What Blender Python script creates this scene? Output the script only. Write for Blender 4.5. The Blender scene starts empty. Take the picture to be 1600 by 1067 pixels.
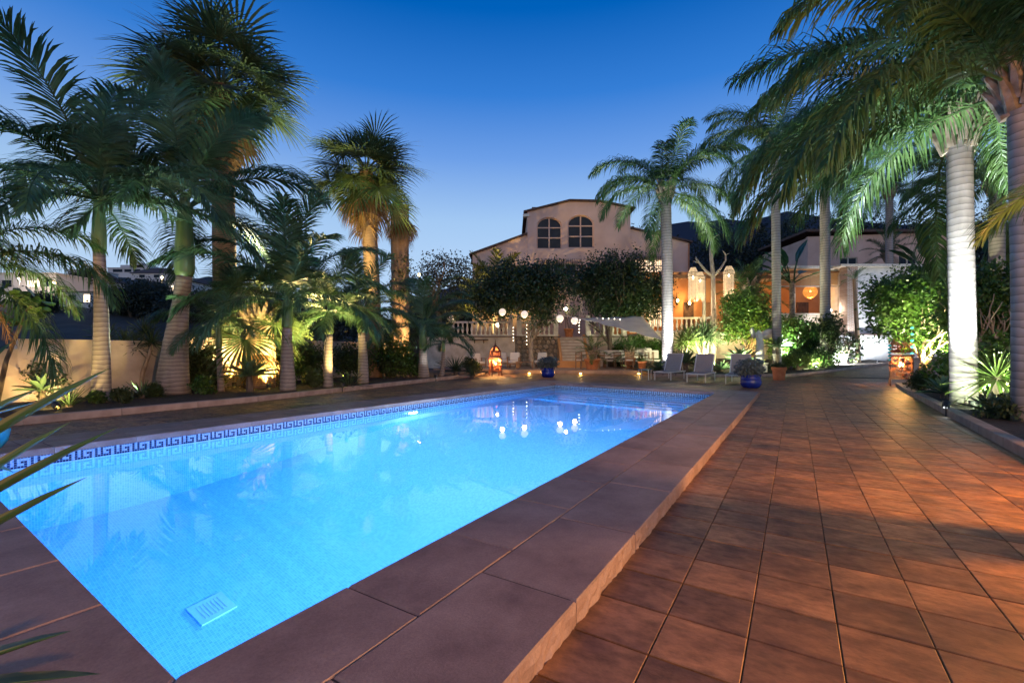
import bpy, math, random
import numpy as np
from mathutils import Vector, Matrix, geometry
SC = bpy.context.scene
COL = SC.collection
R = math.radians
PI = math.pi
# ---------------------------------------------------------------- camera
FPX, HOR, CZ = 711.0, 548.0, 1.2          # focal length in photo pixels, horizon row, eye height
cam_d = bpy.data.cameras.new('camera')
cam = bpy.data.objects.new('camera', cam_d)
COL.objects.link(cam)
cam.location = (0, 0, CZ)
cam.rotation_euler = (R(90), 0, 0)
cam_d.sensor_width = 36.0
cam_d.lens = FPX / 1600 * 36
cam_d.shift_y = (HOR - 533.5) / 1600
cam_d.clip_end = 5000
cam_d.clip_start = 0.05
SC.camera = cam
# ---------------------------------------------------------------- sky, faint afterglow sun, exposure
w = bpy.data.worlds.new('World')
SC.world = w
w.use_nodes = True
wn, wl = w.node_tree.nodes, w.node_tree.links
wn.clear()
sky = wn.new('ShaderNodeTexSky')
sky.sky_type = 'NISHITA'
sky.sun_disc = False
sky.sun_elevation = R(4.0)
sky.sun_rotation = R(190)
sky.altitude = 100
sky.air_density = 1.0
sky.dust_density = 0.3
sky.ozone_density = 6.0
hs = wn.new('ShaderNodeHueSaturation')
hs.inputs['Saturation'].default_value = 1.12
bg = wn.new('ShaderNodeBackground')
bg.inputs['Strength'].default_value = 0.15
wo = wn.new('ShaderNodeOutputWorld')
# the twilight gradient of the clear air, mixed with the sky model: deep blue overhead, pale along the horizon all round
tcs = wn.new('ShaderNodeTexCoord')
spx = wn.new('ShaderNodeSeparateXYZ')
wl.new(tcs.outputs['Generated'], spx.inputs[0])
rmp = wn.new('ShaderNodeValToRGB')
els = rmp.color_ramp.elements
SKY = [(0.0, (.62, .76, .95)), (.18, (.58, .77, 1.0)), (.27, (.46, .68, .97)), (.387, (.19, .40, .88)), (.488, (.045, .235, .74)), (.6, (.0, .125, .53)), (1.0, (.0, .06, .30))]
els[0].position, els[1].position = 0.0, 1.0
els[0].color, els[1].color = (*SKY[0][1], 1), (*SKY[-1][1], 1)
for p_, c_ in SKY[1:-1]:
    x_ = els.new(p_)
    x_.color = (*c_, 1)
wl.new(spx.outputs['Z'], rmp.inputs['Fac'])
scl = wn.new('ShaderNodeVectorMath'); scl.operation = 'SCALE'; scl.inputs['Scale'].default_value = 1 / (0.15 * 2 ** 0.7)
wl.new(rmp.outputs[0], scl.inputs[0])
mxs = wn.new('ShaderNodeMix'); mxs.data_type = 'RGBA'; mxs.inputs[0].default_value = 0.8
wl.new(sky.outputs[0], hs.inputs['Color'])
wl.new(hs.outputs[0], mxs.inputs[6])
wl.new(scl.outputs[0], mxs.inputs[7])
wl.new(mxs.outputs[2], bg.inputs['Color'])
wl.new(bg.outputs[0], wo.inputs['Surface'])
sd = bpy.data.lights.new('sun', 'SUN')
sd.energy = 0.24
sd.angle = R(40)
sd.color = (1.0, 0.78, 0.66)
sun = bpy.data.objects.new('sun', sd)
COL.objects.link(sun)
sun.rotation_euler = (R(76), 0, R(-10))
SC.view_settings.view_transform = 'Standard'
SC.view_settings.look = 'None'
SC.view_settings.exposure = 0.7
SC.view_settings.gamma = 1
SC.render.engine = 'CYCLES'
SC.cycles.use_denoising = True
SC.cycles.max_bounces = 7
SC.cycles.diffuse_bounces = 3
SC.cycles.glossy_bounces = 3
SC.cycles.transmission_bounces = 5
SC.cycles.transparent_max_bounces = 8
SC.cycles.sample_clamp_indirect = 4
SC.cycles.caustics_reflective = False
SC.cycles.caustics_refractive = True
SC.cycles.use_light_tree = True

# ---------------------------------------------------------------- helpers
def P(px, py, d):
    return Vector(((px - 800) / FPX * d, d, CZ + (HOR - py) / FPX * d))
def G(px, py, z=0.0):
    d = FPX * (CZ - z) / (py - HOR)
    return Vector(((px - 800) / FPX * d, d, z))
def PX(px, d):
    return (px - 800) / FPX * d
def PZ(py, d):
    return CZ + (HOR - py) / FPX * d

class MB:
    def __init__(s):
        s.v = []; s.f = []; s.uv = []; s.has_uv = False
    def add(s, vs, fs, uvs=None):
        o = len(s.v)
        s.v += [tuple(p) for p in vs]
        for i, f in enumerate(fs):
            s.f.append(tuple(k + o for k in f))
            s.uv.append(uvs[i] if uvs else None)
        if uvs: s.has_uv = True
        return s
    def quad(s, a, b, c, d, uv=None):
        return s.add([a, b, c, d], [(0, 1, 2, 3)], [uv] if uv else None)
    def box(s, c, size, rz=0, M=None):
        x, y, z = size[0] / 2, size[1] / 2, size[2] / 2
        vs = [Vector((i * x, j * y, k * z)) for k in (-1, 1) for j in (-1, 1) for i in (-1, 1)]
        if M is not None: vs = [M @ q for q in vs]
        if rz: vs = [Matrix.Rotation(rz, 3, 'Z') @ q for q in vs]
        vs = [q + Vector(c) for q in vs]
        return s.add(vs, [(0, 2, 3, 1), (4, 5, 7, 6), (0, 1, 5, 4), (2, 6, 7, 3), (0, 4, 6, 2), (1, 3, 7, 5)])
    def bar(s, a, b, wd, ht=None):
        ht = ht or wd
        a, b = Vector(a), Vector(b)
        d = b - a
        q = d.to_track_quat('X', 'Z').to_matrix()
        return s.box((a + b) / 2, (d.length, wd, ht), M=q)
    def tube(s, pts, rad, n=8, cap=True):
        pts = [Vector(p) for p in pts]
        m = len(pts)
        if not hasattr(rad, '__len__'): rad = [rad] * m
        vs = []
        prev = None
        for i, p in enumerate(pts):
            t = (pts[min(i + 1, m - 1)] - pts[max(i - 1, 0)])
            t = t.normalized() if t.length > 1e-9 else Vector((0, 0, 1))
            if prev is None:
                ref = Vector((1, 0, 0)) if abs(t.x) < 0.8 else Vector((0, 1, 0))
                u = (ref - t * ref.dot(t)).normalized()
            else:
                u = (prev - t * prev.dot(t)).normalized()
            prev = u
            vv = t.cross(u)
            for k in range(n):
                a = 2 * PI * k / n
                vs.append(p + (u * math.cos(a) + vv * math.sin(a)) * rad[i])
        fs = [(i * n + k, i * n + (k + 1) % n, (i + 1) * n + (k + 1) % n, (i + 1) * n + k) for i in range(m - 1) for k in range(n)]
        if cap:
            fs.append(tuple(range(n - 1, -1, -1)))
            fs.append(tuple((m - 1) * n + k for k in range(n)))
        return s.add(vs, fs)
    def lathe(s, prof, n=20, c=(0, 0, 0), cap=True):
        c = Vector(c)
        vs = [c + Vector((r * math.cos(2 * PI * k / n), r * math.sin(2 * PI * k / n), z)) for r, z in prof for k in range(n)]
        m = len(prof)
        fs = [(i * n + k, i * n + (k + 1) % n, (i + 1) * n + (k + 1) % n, (i + 1) * n + k) for i in range(m - 1) for k in range(n)]
        if cap:
            fs.append(tuple(range(n - 1, -1, -1)))
            fs.append(tuple((m - 1) * n + k for k in range(n)))
        return s.add(vs, fs)
    def prism(s, poly, z0, z1):
        n = len(poly)
        vs = [(p[0], p[1], z0) for p in poly] + [(p[0], p[1], z1) for p in poly]
        fs = [tuple(range(n - 1, -1, -1)), tuple(range(n, 2 * n))]
        fs += [(k, (k + 1) % n, n + (k + 1) % n, n + k) for k in range(n)]
        return s.add(vs, fs)
    def plate(s, outer, holes, y, th):
        """wall in the x-z plane with real openings"""
        loops = [[Vector((p[0], p[1], 0)) for p in lp] for lp in [outer] + holes]
        tris = geometry.tessellate_polygon(loops)
        flat = [p for lp in loops for p in lp]
        n = len(flat)
        vs = [(p.x, y, p.y) for p in flat] + [(p.x, y + th, p.y) for p in flat]
        fs = [tuple(t) for t in tris] + [tuple(k + n for k in reversed(t)) for t in tris]
        o = 0
        for lp in loops:
            m = len(lp)
            fs += [(o + k, o + (k + 1) % m, n + o + (k + 1) % m, n + o + k) for k in range(m)]
            o += m
        return s.add(vs, fs)
    def mesh(s, name, mat, smooth=False):
        me = bpy.data.meshes.new(name)
        me.from_pydata(s.v, [], s.f)
        if s.has_uv:
            l = me.uv_layers.new(name='UVMap')
            k = 0
            for f, u in zip(s.f, s.uv):
                for j in range(len(f)):
                    if u: l.data[k].uv = u[j]
                    k += 1
        me.materials.append(mat)
        if smooth:
            me.polygons.foreach_set('use_smooth', [True] * len(me.polygons))
        me.update()
        return me
    def build(s, name, mat, parent=None, loc=(0, 0, 0), rz=0, smooth=False):
        return link(name, s.mesh(name, mat, smooth), parent, loc, rz)

def link(name, me, parent=None, loc=(0, 0, 0), rz=0, rot=None, scale=None):
    o = bpy.data.objects.new(name, me)
    COL.objects.link(o)
    o.location = loc
    o.rotation_euler = rot if rot else (0, 0, rz)
    if scale: o.scale = (scale,) * 3 if not hasattr(scale, '__len__') else scale
    if parent: o.parent = parent
    return o
def tag(o, label=None, cat=None, group=None, kind=None):
    if label: o['label'] = label
    if cat: o['category'] = cat
    if group: o['group'] = group
    if kind: o['kind'] = kind
    return o
def thing(name, label, cat, loc=(0, 0, 0), rz=0, group=None, scale=None):
    o = link(name, None, None, loc, rz, scale=scale)
    o.empty_display_size = 0.1
    return tag(o, label, cat, group)
def lamp(parent, loc, power, color, kind='POINT', size=0.05, target=None, cone=90, blend=0.6, name='bulb_light'):
    d = bpy.data.lights.new(name, kind)
    d.energy = power
    d.color = color
    if kind == 'AREA':
        d.shape = 'DISK'; d.size = size
    else:
        d.shadow_soft_size = size
    if kind == 'SPOT':
        d.spot_size = R(cone); d.spot_blend = blend
    o = bpy.data.objects.new(name, d)
    COL.objects.link(o)
    o.location = loc
    if target is not None:
        o.rotation_euler = (Vector(target) - Vector(loc)).to_track_quat('-Z', 'Y').to_euler()
    if parent: o.parent = parent
    return o

# ---------------------------------------------------------------- materials
def mat_new(name):
    m = bpy.data.materials.new(name)
    m.use_nodes = True
    nt = m.node_tree
    b = nt.nodes['Principled BSDF']
    return m, nt, b
def noise_col(nt, c0, c1, scale, detail=5, coord='Object', lo=0.35, hi=0.65, stretch=None):
    N, L = nt.nodes, nt.links
    tc = N.new('ShaderNodeTexCoord')
    n = N.new('ShaderNodeTexNoise')
    n.inputs['Scale'].default_value = scale
    n.inputs['Detail'].default_value = detail
    if stretch:
        mp = N.new('ShaderNodeMapping'); mp.inputs['Scale'].default_value = stretch
        L.new(tc.outputs[coord], mp.inputs['Vector']); L.new(mp.outputs[0], n.inputs['Vector'])
    else:
        L.new(tc.outputs[coord], n.inputs['Vector'])
    r = N.new('ShaderNodeValToRGB')
    r.color_ramp.elements[0].position = lo; r.color_ramp.elements[0].color = (*c0, 1)
    r.color_ramp.elements[1].position = hi; r.color_ramp.elements[1].color = (*c1, 1)
    L.new(n.outputs['Fac'], r.inputs['Fac'])
    return r.outputs['Color'], n.outputs['Fac']
def rnd_val(nt, col, amt=0.35):
    """brightness change per object and per loose piece"""
    N, L = nt.nodes, nt.links
    oi = N.new('ShaderNodeObjectInfo'); ge = N.new('ShaderNodeNewGeometry')
    ad = N.new('ShaderNodeMath'); ad.operation = 'ADD'
    L.new(oi.outputs['Random'], ad.inputs[0]); L.new(ge.outputs['Random Per Island'], ad.inputs[1])
    fr = N.new('ShaderNodeMath'); fr.operation = 'FRACT'; L.new(ad.outputs[0], fr.inputs[0])
    mr = N.new('ShaderNodeMapRange'); mr.inputs['To Min'].default_value = 1 - amt; mr.inputs['To Max'].default_value = 1 + amt
    L.new(fr.outputs[0], mr.inputs['Value'])
    h = N.new('ShaderNodeHueSaturation')
    L.new(mr.outputs[0], h.inputs['Value']); L.new(col, h.inputs['Color'])
    return h.outputs['Color']
def bump(nt, b, fac, strength, dist=0.02):
    bp = nt.nodes.new('ShaderNodeBump')
    bp.inputs['Strength'].default_value = strength; bp.inputs['Distance'].default_value = dist
    nt.links.new(fac, bp.inputs['Height']); nt.links.new(bp.outputs[0], b.inputs['Normal'])
def mat(name, c0, c1=None, rough=0.7, scale=6, bmp=0.2, rnd=0, metal=0, stretch=None, dist=0.02, coord='Object', detail=6):
    m, nt, b = mat_new(name)
    c1 = c1 or tuple(min(1, x * 1.35) for x in c0)
    c, fac = noise_col(nt, c0, c1, scale, detail, coord, stretch=stretch)
    if rnd: c = rnd_val(nt, c, rnd)
    nt.links.new(c, b.inputs['Base Color'])
    b.inputs['Roughness'].default_value = rough
    b.inputs['Metallic'].default_value = metal
    if bmp: bump(nt, b, fac, bmp, dist)
    return m
def leaf_mat(name, c0, c1, rough=0.45, trans=0.35, rnd=0.35, scale=1.5):
    m, nt, b = mat_new(name)
    N, L = nt.nodes, nt.links
    c, fac = noise_col(nt, c0, c1, scale, 3)
    c = rnd_val(nt, c, rnd)
    L.new(c, b.inputs['Base Color'])
    b.inputs['Roughness'].default_value = rough
    t = N.new('ShaderNodeBsdfTranslucent'); L.new(c, t.inputs['Color'])
    mx = N.new('ShaderNodeMixShader'); mx.inputs['Fac'].default_value = trans
    L.new(b.outputs[0], mx.inputs[1]); L.new(t.outputs[0], mx.inputs[2])
    L.new(mx.outputs[0], N['Material Output'].inputs['Surface'])
    return m
def emit(name, col, strength, base=(0.8, 0.8, 0.8)):
    m, nt, b = mat_new(name)
    b.inputs['Base Color'].default_value = (*base, 1)
    b.inputs['Emission Color'].default_value = (*col, 1)
    b.inputs['Emission Strength'].default_value = strength
    return m
def ring_mat(name, c0, c1, period, rough=0.8):
    m, nt, b = mat_new(name)
    N, L = nt.nodes, nt.links
    tc = N.new('ShaderNodeTexCoord')
    wv = N.new('ShaderNodeTexWave'); wv.bands_direction = 'Z'; wv.wave_profile = 'SAW'
    wv.inputs['Scale'].default_value = 2 * PI / (20 * period)
    wv.inputs['Distortion'].default_value = 3.2; wv.inputs['Detail'].default_value = 2; wv.inputs['Detail Scale'].default_value = 1.2
    L.new(tc.outputs['Object'], wv.inputs['Vector'])
    r = N.new('ShaderNodeValToRGB')
    e = r.color_ramp.elements
    e[0].position = 0.0; e[0].color = (c0[0] * .6, c0[1] * .6, c0[2] * .6, 1)
    e[1].position = 1.0; e[1].color = (*c1, 1)
    x = e.new(0.18); x.color = (*c0, 1)
    L.new(wv.outputs['Fac'], r.inputs['Fac'])
    n = N.new('ShaderNodeTexNoise'); n.inputs['Scale'].default_value = 5; n.inputs['Detail'].default_value = 6
    mp = N.new('ShaderNodeMapping'); mp.inputs['Scale'].default_value = (1, 1, .25)
    L.new(tc.outputs['Object'], mp.inputs[0]); L.new(mp.outputs[0], n.inputs['Vector'])
    mr = N.new('ShaderNodeMapRange'); mr.inputs['To Min'].default_value = .45; mr.inputs['To Max'].default_value = 1.5
    L.new(n.outputs['Fac'], mr.inputs['Value'])
    h = N.new('ShaderNodeHueSaturation'); L.new(mr.outputs[0], h.inputs['Value']); L.new(r.outputs[0], h.inputs['Color'])
    L.new(h.outputs[0], b.inputs['Base Color'])
    b.inputs['Roughness'].default_value = rough
    bump(nt, b, wv.outputs['Fac'], 0.12, 0.012)
    return m
def mosaic_mat(name, c0, c1, grout, cell=0.025):
    m, nt, b = mat_new(name)
    N, L = nt.nodes, nt.links
    uv = N.new('ShaderNodeUVMap')
    dv = N.new('ShaderNodeVectorMath'); dv.operation = 'SCALE'; dv.inputs['Scale'].default_value = 1 / cell
    L.new(uv.outputs[0], dv.inputs[0])
    fl = N.new('ShaderNodeVectorMath'); fl.operation = 'FLOOR'; L.new(dv.outputs[0], fl.inputs[0])
    fr = N.new('ShaderNodeVectorMath'); fr.operation = 'FRACTION'; L.new(dv.outputs[0], fr.inputs[0])
    wn_ = N.new('ShaderNodeTexWhiteNoise'); wn_.noise_dimensions = '2D'; L.new(fl.outputs[0], wn_.inputs['Vector'])
    r = N.new('ShaderNodeValToRGB')
    r.color_ramp.elements[0].color = (*c0, 1); r.color_ramp.elements[1].color = (*c1, 1)
    L.new(wn_.outputs['Value'], r.inputs['Fac'])
    sp = N.new('ShaderNodeSeparateXYZ'); L.new(fr.outputs[0], sp.inputs[0])
    mn = N.new('ShaderNodeMath'); mn.operation = 'MINIMUM'; L.new(sp.outputs[0], mn.inputs[0]); L.new(sp.outputs[1], mn.inputs[1])
    lt = N.new('ShaderNodeMath'); lt.operation = 'LESS_THAN'; lt.inputs[1].default_value = 0.13; L.new(mn.outputs[0], lt.inputs[0])
    mx = N.new('ShaderNodeMix'); mx.data_type = 'RGBA'
    L.new(lt.outputs[0], mx.inputs[0]); L.new(r.outputs[0], mx.inputs[6]); mx.inputs[7].default_value = (*grout, 1)
    L.new(mx.outputs[2], b.inputs['Base Color'])
    b.inputs['Roughness'].default_value = 0.35
    return m

M = {}
M['soil'] = mat('soil', (.02, .014, .01), (.06, .045, .03), .95, 14, .8, dist=.05)
M['ground'] = mat('ground_earth', (.025, .025, .02), (.06, .055, .04), .95, .4, .5)
M['hill'] = mat('hill_scrub', (.003, .004, .002), (.014, .013, .008), .95, .12, .6, dist=.6)
M['mount'] = mat('mountain_rock', (.015, .02, .03), (.03, .035, .05), .95, .01, 0)
M['grout'] = mat('terrace_grout', (.03, .024, .02), (.05, .04, .032), .9, 20, .3)
M['tile'] = mat('terrace_tile', (.085, .055, .04), (.25, .165, .11), .5, 3.2, .35, rnd=.28, stretch=(1, 2.6, 1), dist=.006, coord='Generated')
m, nt, b = mat_new('terrace_tile_slate')
gpos = nt.nodes.new('ShaderNodeNewGeometry')
def tile_noise(scale, detail, stretch, rough=.55):
    mp = nt.nodes.new('ShaderNodeMapping'); mp.inputs['Rotation'].default_value = (0, 0, R(-58)); mp.vector_type = 'POINT'
    m2 = nt.nodes.new('ShaderNodeMapping'); m2.inputs['Scale'].default_value = stretch
    n_ = nt.nodes.new('ShaderNodeTexNoise'); n_.inputs['Scale'].default_value = scale; n_.inputs['Detail'].default_value = detail; n_.inputs['Roughness'].default_value = rough
    oi_ = nt.nodes.new('ShaderNodeObjectInfo'); ad_ = nt.nodes.new('ShaderNodeMath'); ad_.operation = 'MULTIPLY_ADD'; ad_.inputs[1].default_value = 61.0
    nt.links.new(gpos.outputs['Random Per Island'], ad_.inputs[0]); nt.links.new(oi_.outputs['Random'], ad_.inputs[2])
    sc_ = nt.nodes.new('ShaderNodeMath'); sc_.operation = 'MULTIPLY'; sc_.inputs[1].default_value = 37.0 if scale > 1 else 0.0
    nt.links.new(ad_.outputs[0], sc_.inputs[0])
    va_ = nt.nodes.new('ShaderNodeVectorMath'); va_.operation = 'ADD'
    nt.links.new(gpos.outputs['Position'], va_.inputs[0]); nt.links.new(sc_.outputs[0], va_.inputs[1])
    nt.links.new(va_.outputs[0], mp.inputs[0]); nt.links.new(mp.outputs[0], m2.inputs[0]); nt.links.new(m2.outputs[0], n_.inputs['Vector'])
    return n_.outputs['Fac']
def ramp2(fac, c0, c1, lo, hi):
    r_ = nt.nodes.new('ShaderNodeValToRGB')
    r_.color_ramp.elements[0].position = lo; r_.color_ramp.elements[0].color = (*c0, 1)
    r_.color_ramp.elements[1].position = hi; r_.color_ramp.elements[1].color = (*c1, 1)
    nt.links.new(fac, r_.inputs['Fac']); return r_.outputs['Color']
def mul2(a_, b_):
    x_ = nt.nodes.new('ShaderNodeMix'); x_.data_type = 'RGBA'; x_.blend_type = 'MULTIPLY'; x_.inputs[0].default_value = 1
    nt.links.new(a_, x_.inputs[6]); nt.links.new(b_, x_.inputs[7]); return x_.outputs[2]
fine = tile_noise(10, 10, (1.7, .85, 1), .7)
c = ramp2(tile_noise(3.0, 8, (1.4, .8, 1)), (.1, .046, .017), (.34, .17, .062), .3, .7)
c = mul2(c, ramp2(fine, (.5, .5, .52), (1.35, 1.3, 1.25), .33, .68))
c = mul2(c, ramp2(tile_noise(.8, 3, (1, 1, 1)), (.72, .74, .78), (1.15, 1.1, 1.05), .35, .65))
nt.links.new(rnd_val(nt, c, .36), b.inputs['Base Color'])
rr_ = ramp2(fine, (.62, .62, .62), (.38, .38, .38), .35, .7)
nt.links.new(rr_, b.inputs['Roughness'])
bump(nt, b, fine, .5, .005)
M['tile'] = m
m, nt, b = mat_new('coping_stone')
gpos = nt.nodes.new('ShaderNodeNewGeometry')
sp_ = tile_noise(95, 6, (1, 1, 1), .7)
c = ramp2(tile_noise(2.2, 10, (1, 1, 1), .68), (.17, .105, .078), (.37, .265, .2), .3, .72)
c = mul2(c, ramp2(sp_, (.8, .79, .79), (1.1, 1.1, 1.1), .32, .65))
nt.links.new(rnd_val(nt, c, .1), b.inputs['Base Color'])
b.inputs['Roughness'].default_value = .6
bump(nt, b, sp_, .35, .004)
M['coping'] = m
M['kerb'] = mat('kerb_render', (.3, .22, .17), (.42, .32, .25), .8, 5, .25, dist=.006)
M['cream'] = mat('cream_wall', (.42, .35, .27), (.6, .52, .41), .9, 2.2, .3, dist=.01)
M['pink'] = mat('pink_render', (.55, .34, .25), (.66, .43, .33), .9, .7, .15, dist=.02)
M['orange'] = mat('orange_render', (.5, .23, .08), (.6, .3, .12), .9, 1.2, .15)
M['white'] = mat('white_wash', (.62, .62, .6), (.78, .77, .74), .85, 3, .5, dist=.03)
M['whitepaint'] = mat('white_paint', (.66, .63, .57), (.76, .73, .67), .6, 5, .05)
M['plaster'] = mat('cast_plaster', (.6, .54, .44), (.72, .66, .56), .75, 8, .15, dist=.01)
M['stone'] = mat('rubble_stone', (.2, .15, .1), (.4, .31, .22), .9, 4, .6, rnd=.3)
M['mortar'] = mat('mortar', (.12, .1, .08), (.2, .17, .13), .95, 9, .5)
M['joint'] = mat('dark_joint', (.035, .025, .02), (.06, .045, .035), .95, 9, .4)
M['wood'] = mat('teak_wood', (.2, .1, .045), (.36, .2, .1), .6, 6, .2, stretch=(1, 8, 8))
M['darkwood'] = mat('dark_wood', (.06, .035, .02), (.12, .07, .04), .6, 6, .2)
M['driftwood'] = mat('driftwood', (.28, .24, .19), (.45, .39, .32), .85, 8, .6, stretch=(3, 3, .6))
M['fabric'] = mat('cushion_fabric', (.62, .56, .48), (.72, .66, .58), .95, 30, .3)
M['sling'] = mat('sling_fabric', (.27, .23, .19), (.36, .31, .26), .9, 60, .3, dist=.002)
M['alu'] = mat('white_aluminium', (.62, .58, .53), (.7, .66, .6), .4, 10, 0)
M['sail'] = leaf_mat('sail_cloth', (.64, .58, .46), (.74, .68, .55), .9, .35, 0)
M['terracotta'] = mat('terracotta', (.38, .13, .05), (.5, .2, .09), .75, 7, .25)
M['blueglaze'] = mat('blue_glaze', (.005, .012, .16), (.01, .03, .3), .12, 4, .05)
M['turq'] = mat('turquoise_glaze', (.02, .3, .42), (.05, .42, .52), .2, 12, .05)
M['iron'] = mat('dark_iron', (.02, .015, .012), (.05, .035, .025), .5, 12, .2, metal=.6)
M['rust'] = mat('rusty_lantern_iron', (.09, .028, .015), (.17, .06, .03), .55, 14, .25, metal=.4)
M['rooftile'] = mat('roof_edge_tile', (.06, .035, .025), (.13, .07, .05), .85, 6, .4)
M['black'] = mat('black_plastic', (.015, .015, .015), (.03, .03, .03), .5, 8, 0)
M['grey'] = mat('grey_metal', (.12, .12, .12), (.2, .2, .2), .45, 10, 0, metal=.5)
M['ratt'] = mat('rattan_blind', (.35, .24, .12), (.5, .36, .2), .9, 20, .5, stretch=(1, 1, 10))
M['glass'] = mat('dark_window_glass', (.008, .012, .02), (.012, .018, .03), .06, 1, 0)
M['glass'].node_tree.nodes['Principled BSDF'].inputs['Specular IOR Level'].default_value = .1
M['curtainlit'] = emit('lit_window_curtain', (1, .68, .38), .9)
M['farlit'] = emit('far_lit_window', (1, .75, .45), 2.2)
M['farwhite'] = mat('far_white_render', (.5, .45, .42), (.6, .54, .5), .9, .2, 0)
m, nt, b = mat_new('brick_column')
bt = nt.nodes.new('ShaderNodeTexBrick')
bt.inputs['Scale'].default_value = 1; bt.inputs['Brick Width'].default_value = .24; bt.inputs['Row Height'].default_value = .07; bt.inputs['Mortar Size'].default_value = .012
bt.inputs['Color1'].default_value = (.42, .26, .18, 1); bt.inputs['Color2'].default_value = (.3, .17, .11, 1); bt.inputs['Mortar'].default_value = (.5, .45, .4, 1)
tcb = nt.nodes.new('ShaderNodeTexCoord'); mpb = nt.nodes.new('ShaderNodeMapping'); mpb.inputs['Rotation'].default_value = (R(90), 0, 0)
nt.links.new(tcb.outputs['Object'], mpb.inputs[0]); nt.links.new(mpb.outputs[0], bt.inputs['Vector'])
nt.links.new(bt.outputs['Color'], b.inputs['Base Color']); b.inputs['Roughness'].default_value = .9
bump(nt, b, bt.outputs['Fac'], -.6, .01)
M['brick'] = m
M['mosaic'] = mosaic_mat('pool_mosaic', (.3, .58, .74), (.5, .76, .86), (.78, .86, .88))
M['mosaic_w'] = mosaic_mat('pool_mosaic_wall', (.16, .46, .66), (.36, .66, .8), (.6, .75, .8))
M['key'] = mat('dark_key_tile', (.006, .012, .07), (.012, .03, .13), .25, 30, 0)
M['nosing'] = mat('step_nosing_tile', (.84, .88, .88), (.9, .92, .92), .3, 10, 0)
M['drain'] = mat('drain_plastic', (.72, .74, .7), (.8, .8, .76), .5, 10, 0)
m, nt, b = mat_new('pool_water')
nt.nodes.remove(b)
gl = nt.nodes.new('ShaderNodeBsdfGlass'); gl.inputs['IOR'].default_value = 1.33; gl.inputs['Roughness'].default_value = 0; gl.inputs['Color'].default_value = (1, 1, 1, 1)
nw = nt.nodes.new('ShaderNodeTexNoise'); nw.inputs['Scale'].default_value = 1.6; nw.inputs['Detail'].default_value = 2
tcw = nt.nodes.new('ShaderNodeTexCoord'); nt.links.new(tcw.outputs['Object'], nw.inputs['Vector'])
bw = nt.nodes.new('ShaderNodeBump'); bw.inputs['Strength'].default_value = .05; bw.inputs['Distance'].default_value = .02
nt.links.new(nw.outputs['Fac'], bw.inputs['Height']); nt.links.new(bw.outputs[0], gl.inputs['Normal'])
va = nt.nodes.new('ShaderNodeVolumeAbsorption'); va.inputs['Color'].default_value = (.02, .6, .96, 1); va.inputs['Density'].default_value = .3
nt.links.new(gl.outputs[0], nt.nodes['Material Output'].inputs['Surface'])
nt.links.new(va.outputs[0], nt.nodes['Material Output'].inputs['Volume'])
M['water'] = m
# foliage
M['frond'] = leaf_mat('palm_frond_green', (.035, .09, .022), (.09, .165, .045))
M['frondk'] = leaf_mat('king_palm_frond', (.03, .085, .035), (.08, .16, .075))
M['fan'] = leaf_mat('fan_palm_green', (.045, .1, .04), (.12, .17, .06))
M['dead'] = leaf_mat('dead_frond_straw', (.17, .1, .04), (.3, .19, .08), .8, .3)
M['areca'] = leaf_mat('areca_yellow_green', (.1, .12, .02), (.2, .2, .04))
M['ficus'] = leaf_mat('dark_tree_leaf', (.012, .032, .012), (.04, .075, .024), .35, .25)
M['citrus'] = leaf_mat('bright_shrub_leaf', (.03, .085, .012), (.09, .17, .03), .35, .35)
M['shrub'] = leaf_mat('shrub_leaf', (.03, .055, .015), (.07, .1, .03), .5, .3)
M['darkleaf'] = leaf_mat('night_tree_leaf', (.008, .014, .007), (.022, .03, .014), .6, .2)
M['agave'] = leaf_mat('agave_leaf', (.06, .12, .06), (.13, .2, .1), .45, .15, .2)
M['yucca'] = leaf_mat('yucca_leaf', (.08, .14, .03), (.2, .26, .07), .4, .3, .25)
M['spike'] = leaf_mat('spiky_leaf_dark', (.03, .06, .025), (.07, .11, .04), .45, .2, .25)
M['sedum'] = leaf_mat('grey_succulent', (.09, .12, .12), (.18, .22, .2), .6, .2, .25)
M['strel'] = leaf_mat('bird_of_paradise_leaf', (.02, .07, .03), (.05, .13, .06), .35, .3, .25)
M['cushion_grass'] = leaf_mat('ground_cover_leaf', (.03, .08, .015), (.08, .15, .03), .5, .3)
M['ring_grey'] = ring_mat('ringed_grey_trunk', (.22, .2, .18), (.34, .31, .28), .13)
M['ring_king'] = ring_mat('ringed_king_trunk', (.2, .165, .14), (.33, .28, .24), .1)
M['fan_trunk'] = ring_mat('fibrous_fan_trunk', (.2, .13, .075), (.34, .24, .15), .06, .95)
M['shaft'] = mat('green_crownshaft', (.07, .13, .04), (.13, .2, .07), .4, 2, 0, stretch=(6, 6, .4))
M['boot'] = mat('leaf_base_boot', (.16, .12, .08), (.32, .26, .19), .9, 8, .6, rnd=.25)
M['bark'] = mat('tree_bark', (.07, .05, .035), (.16, .12, .085), .95, 9, .8, stretch=(2, 2, .5))
M['palebark'] = mat('pale_bark', (.25, .19, .13), (.4, .32, .23), .9, 9, .6, stretch=(2, 2, .5))
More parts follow.
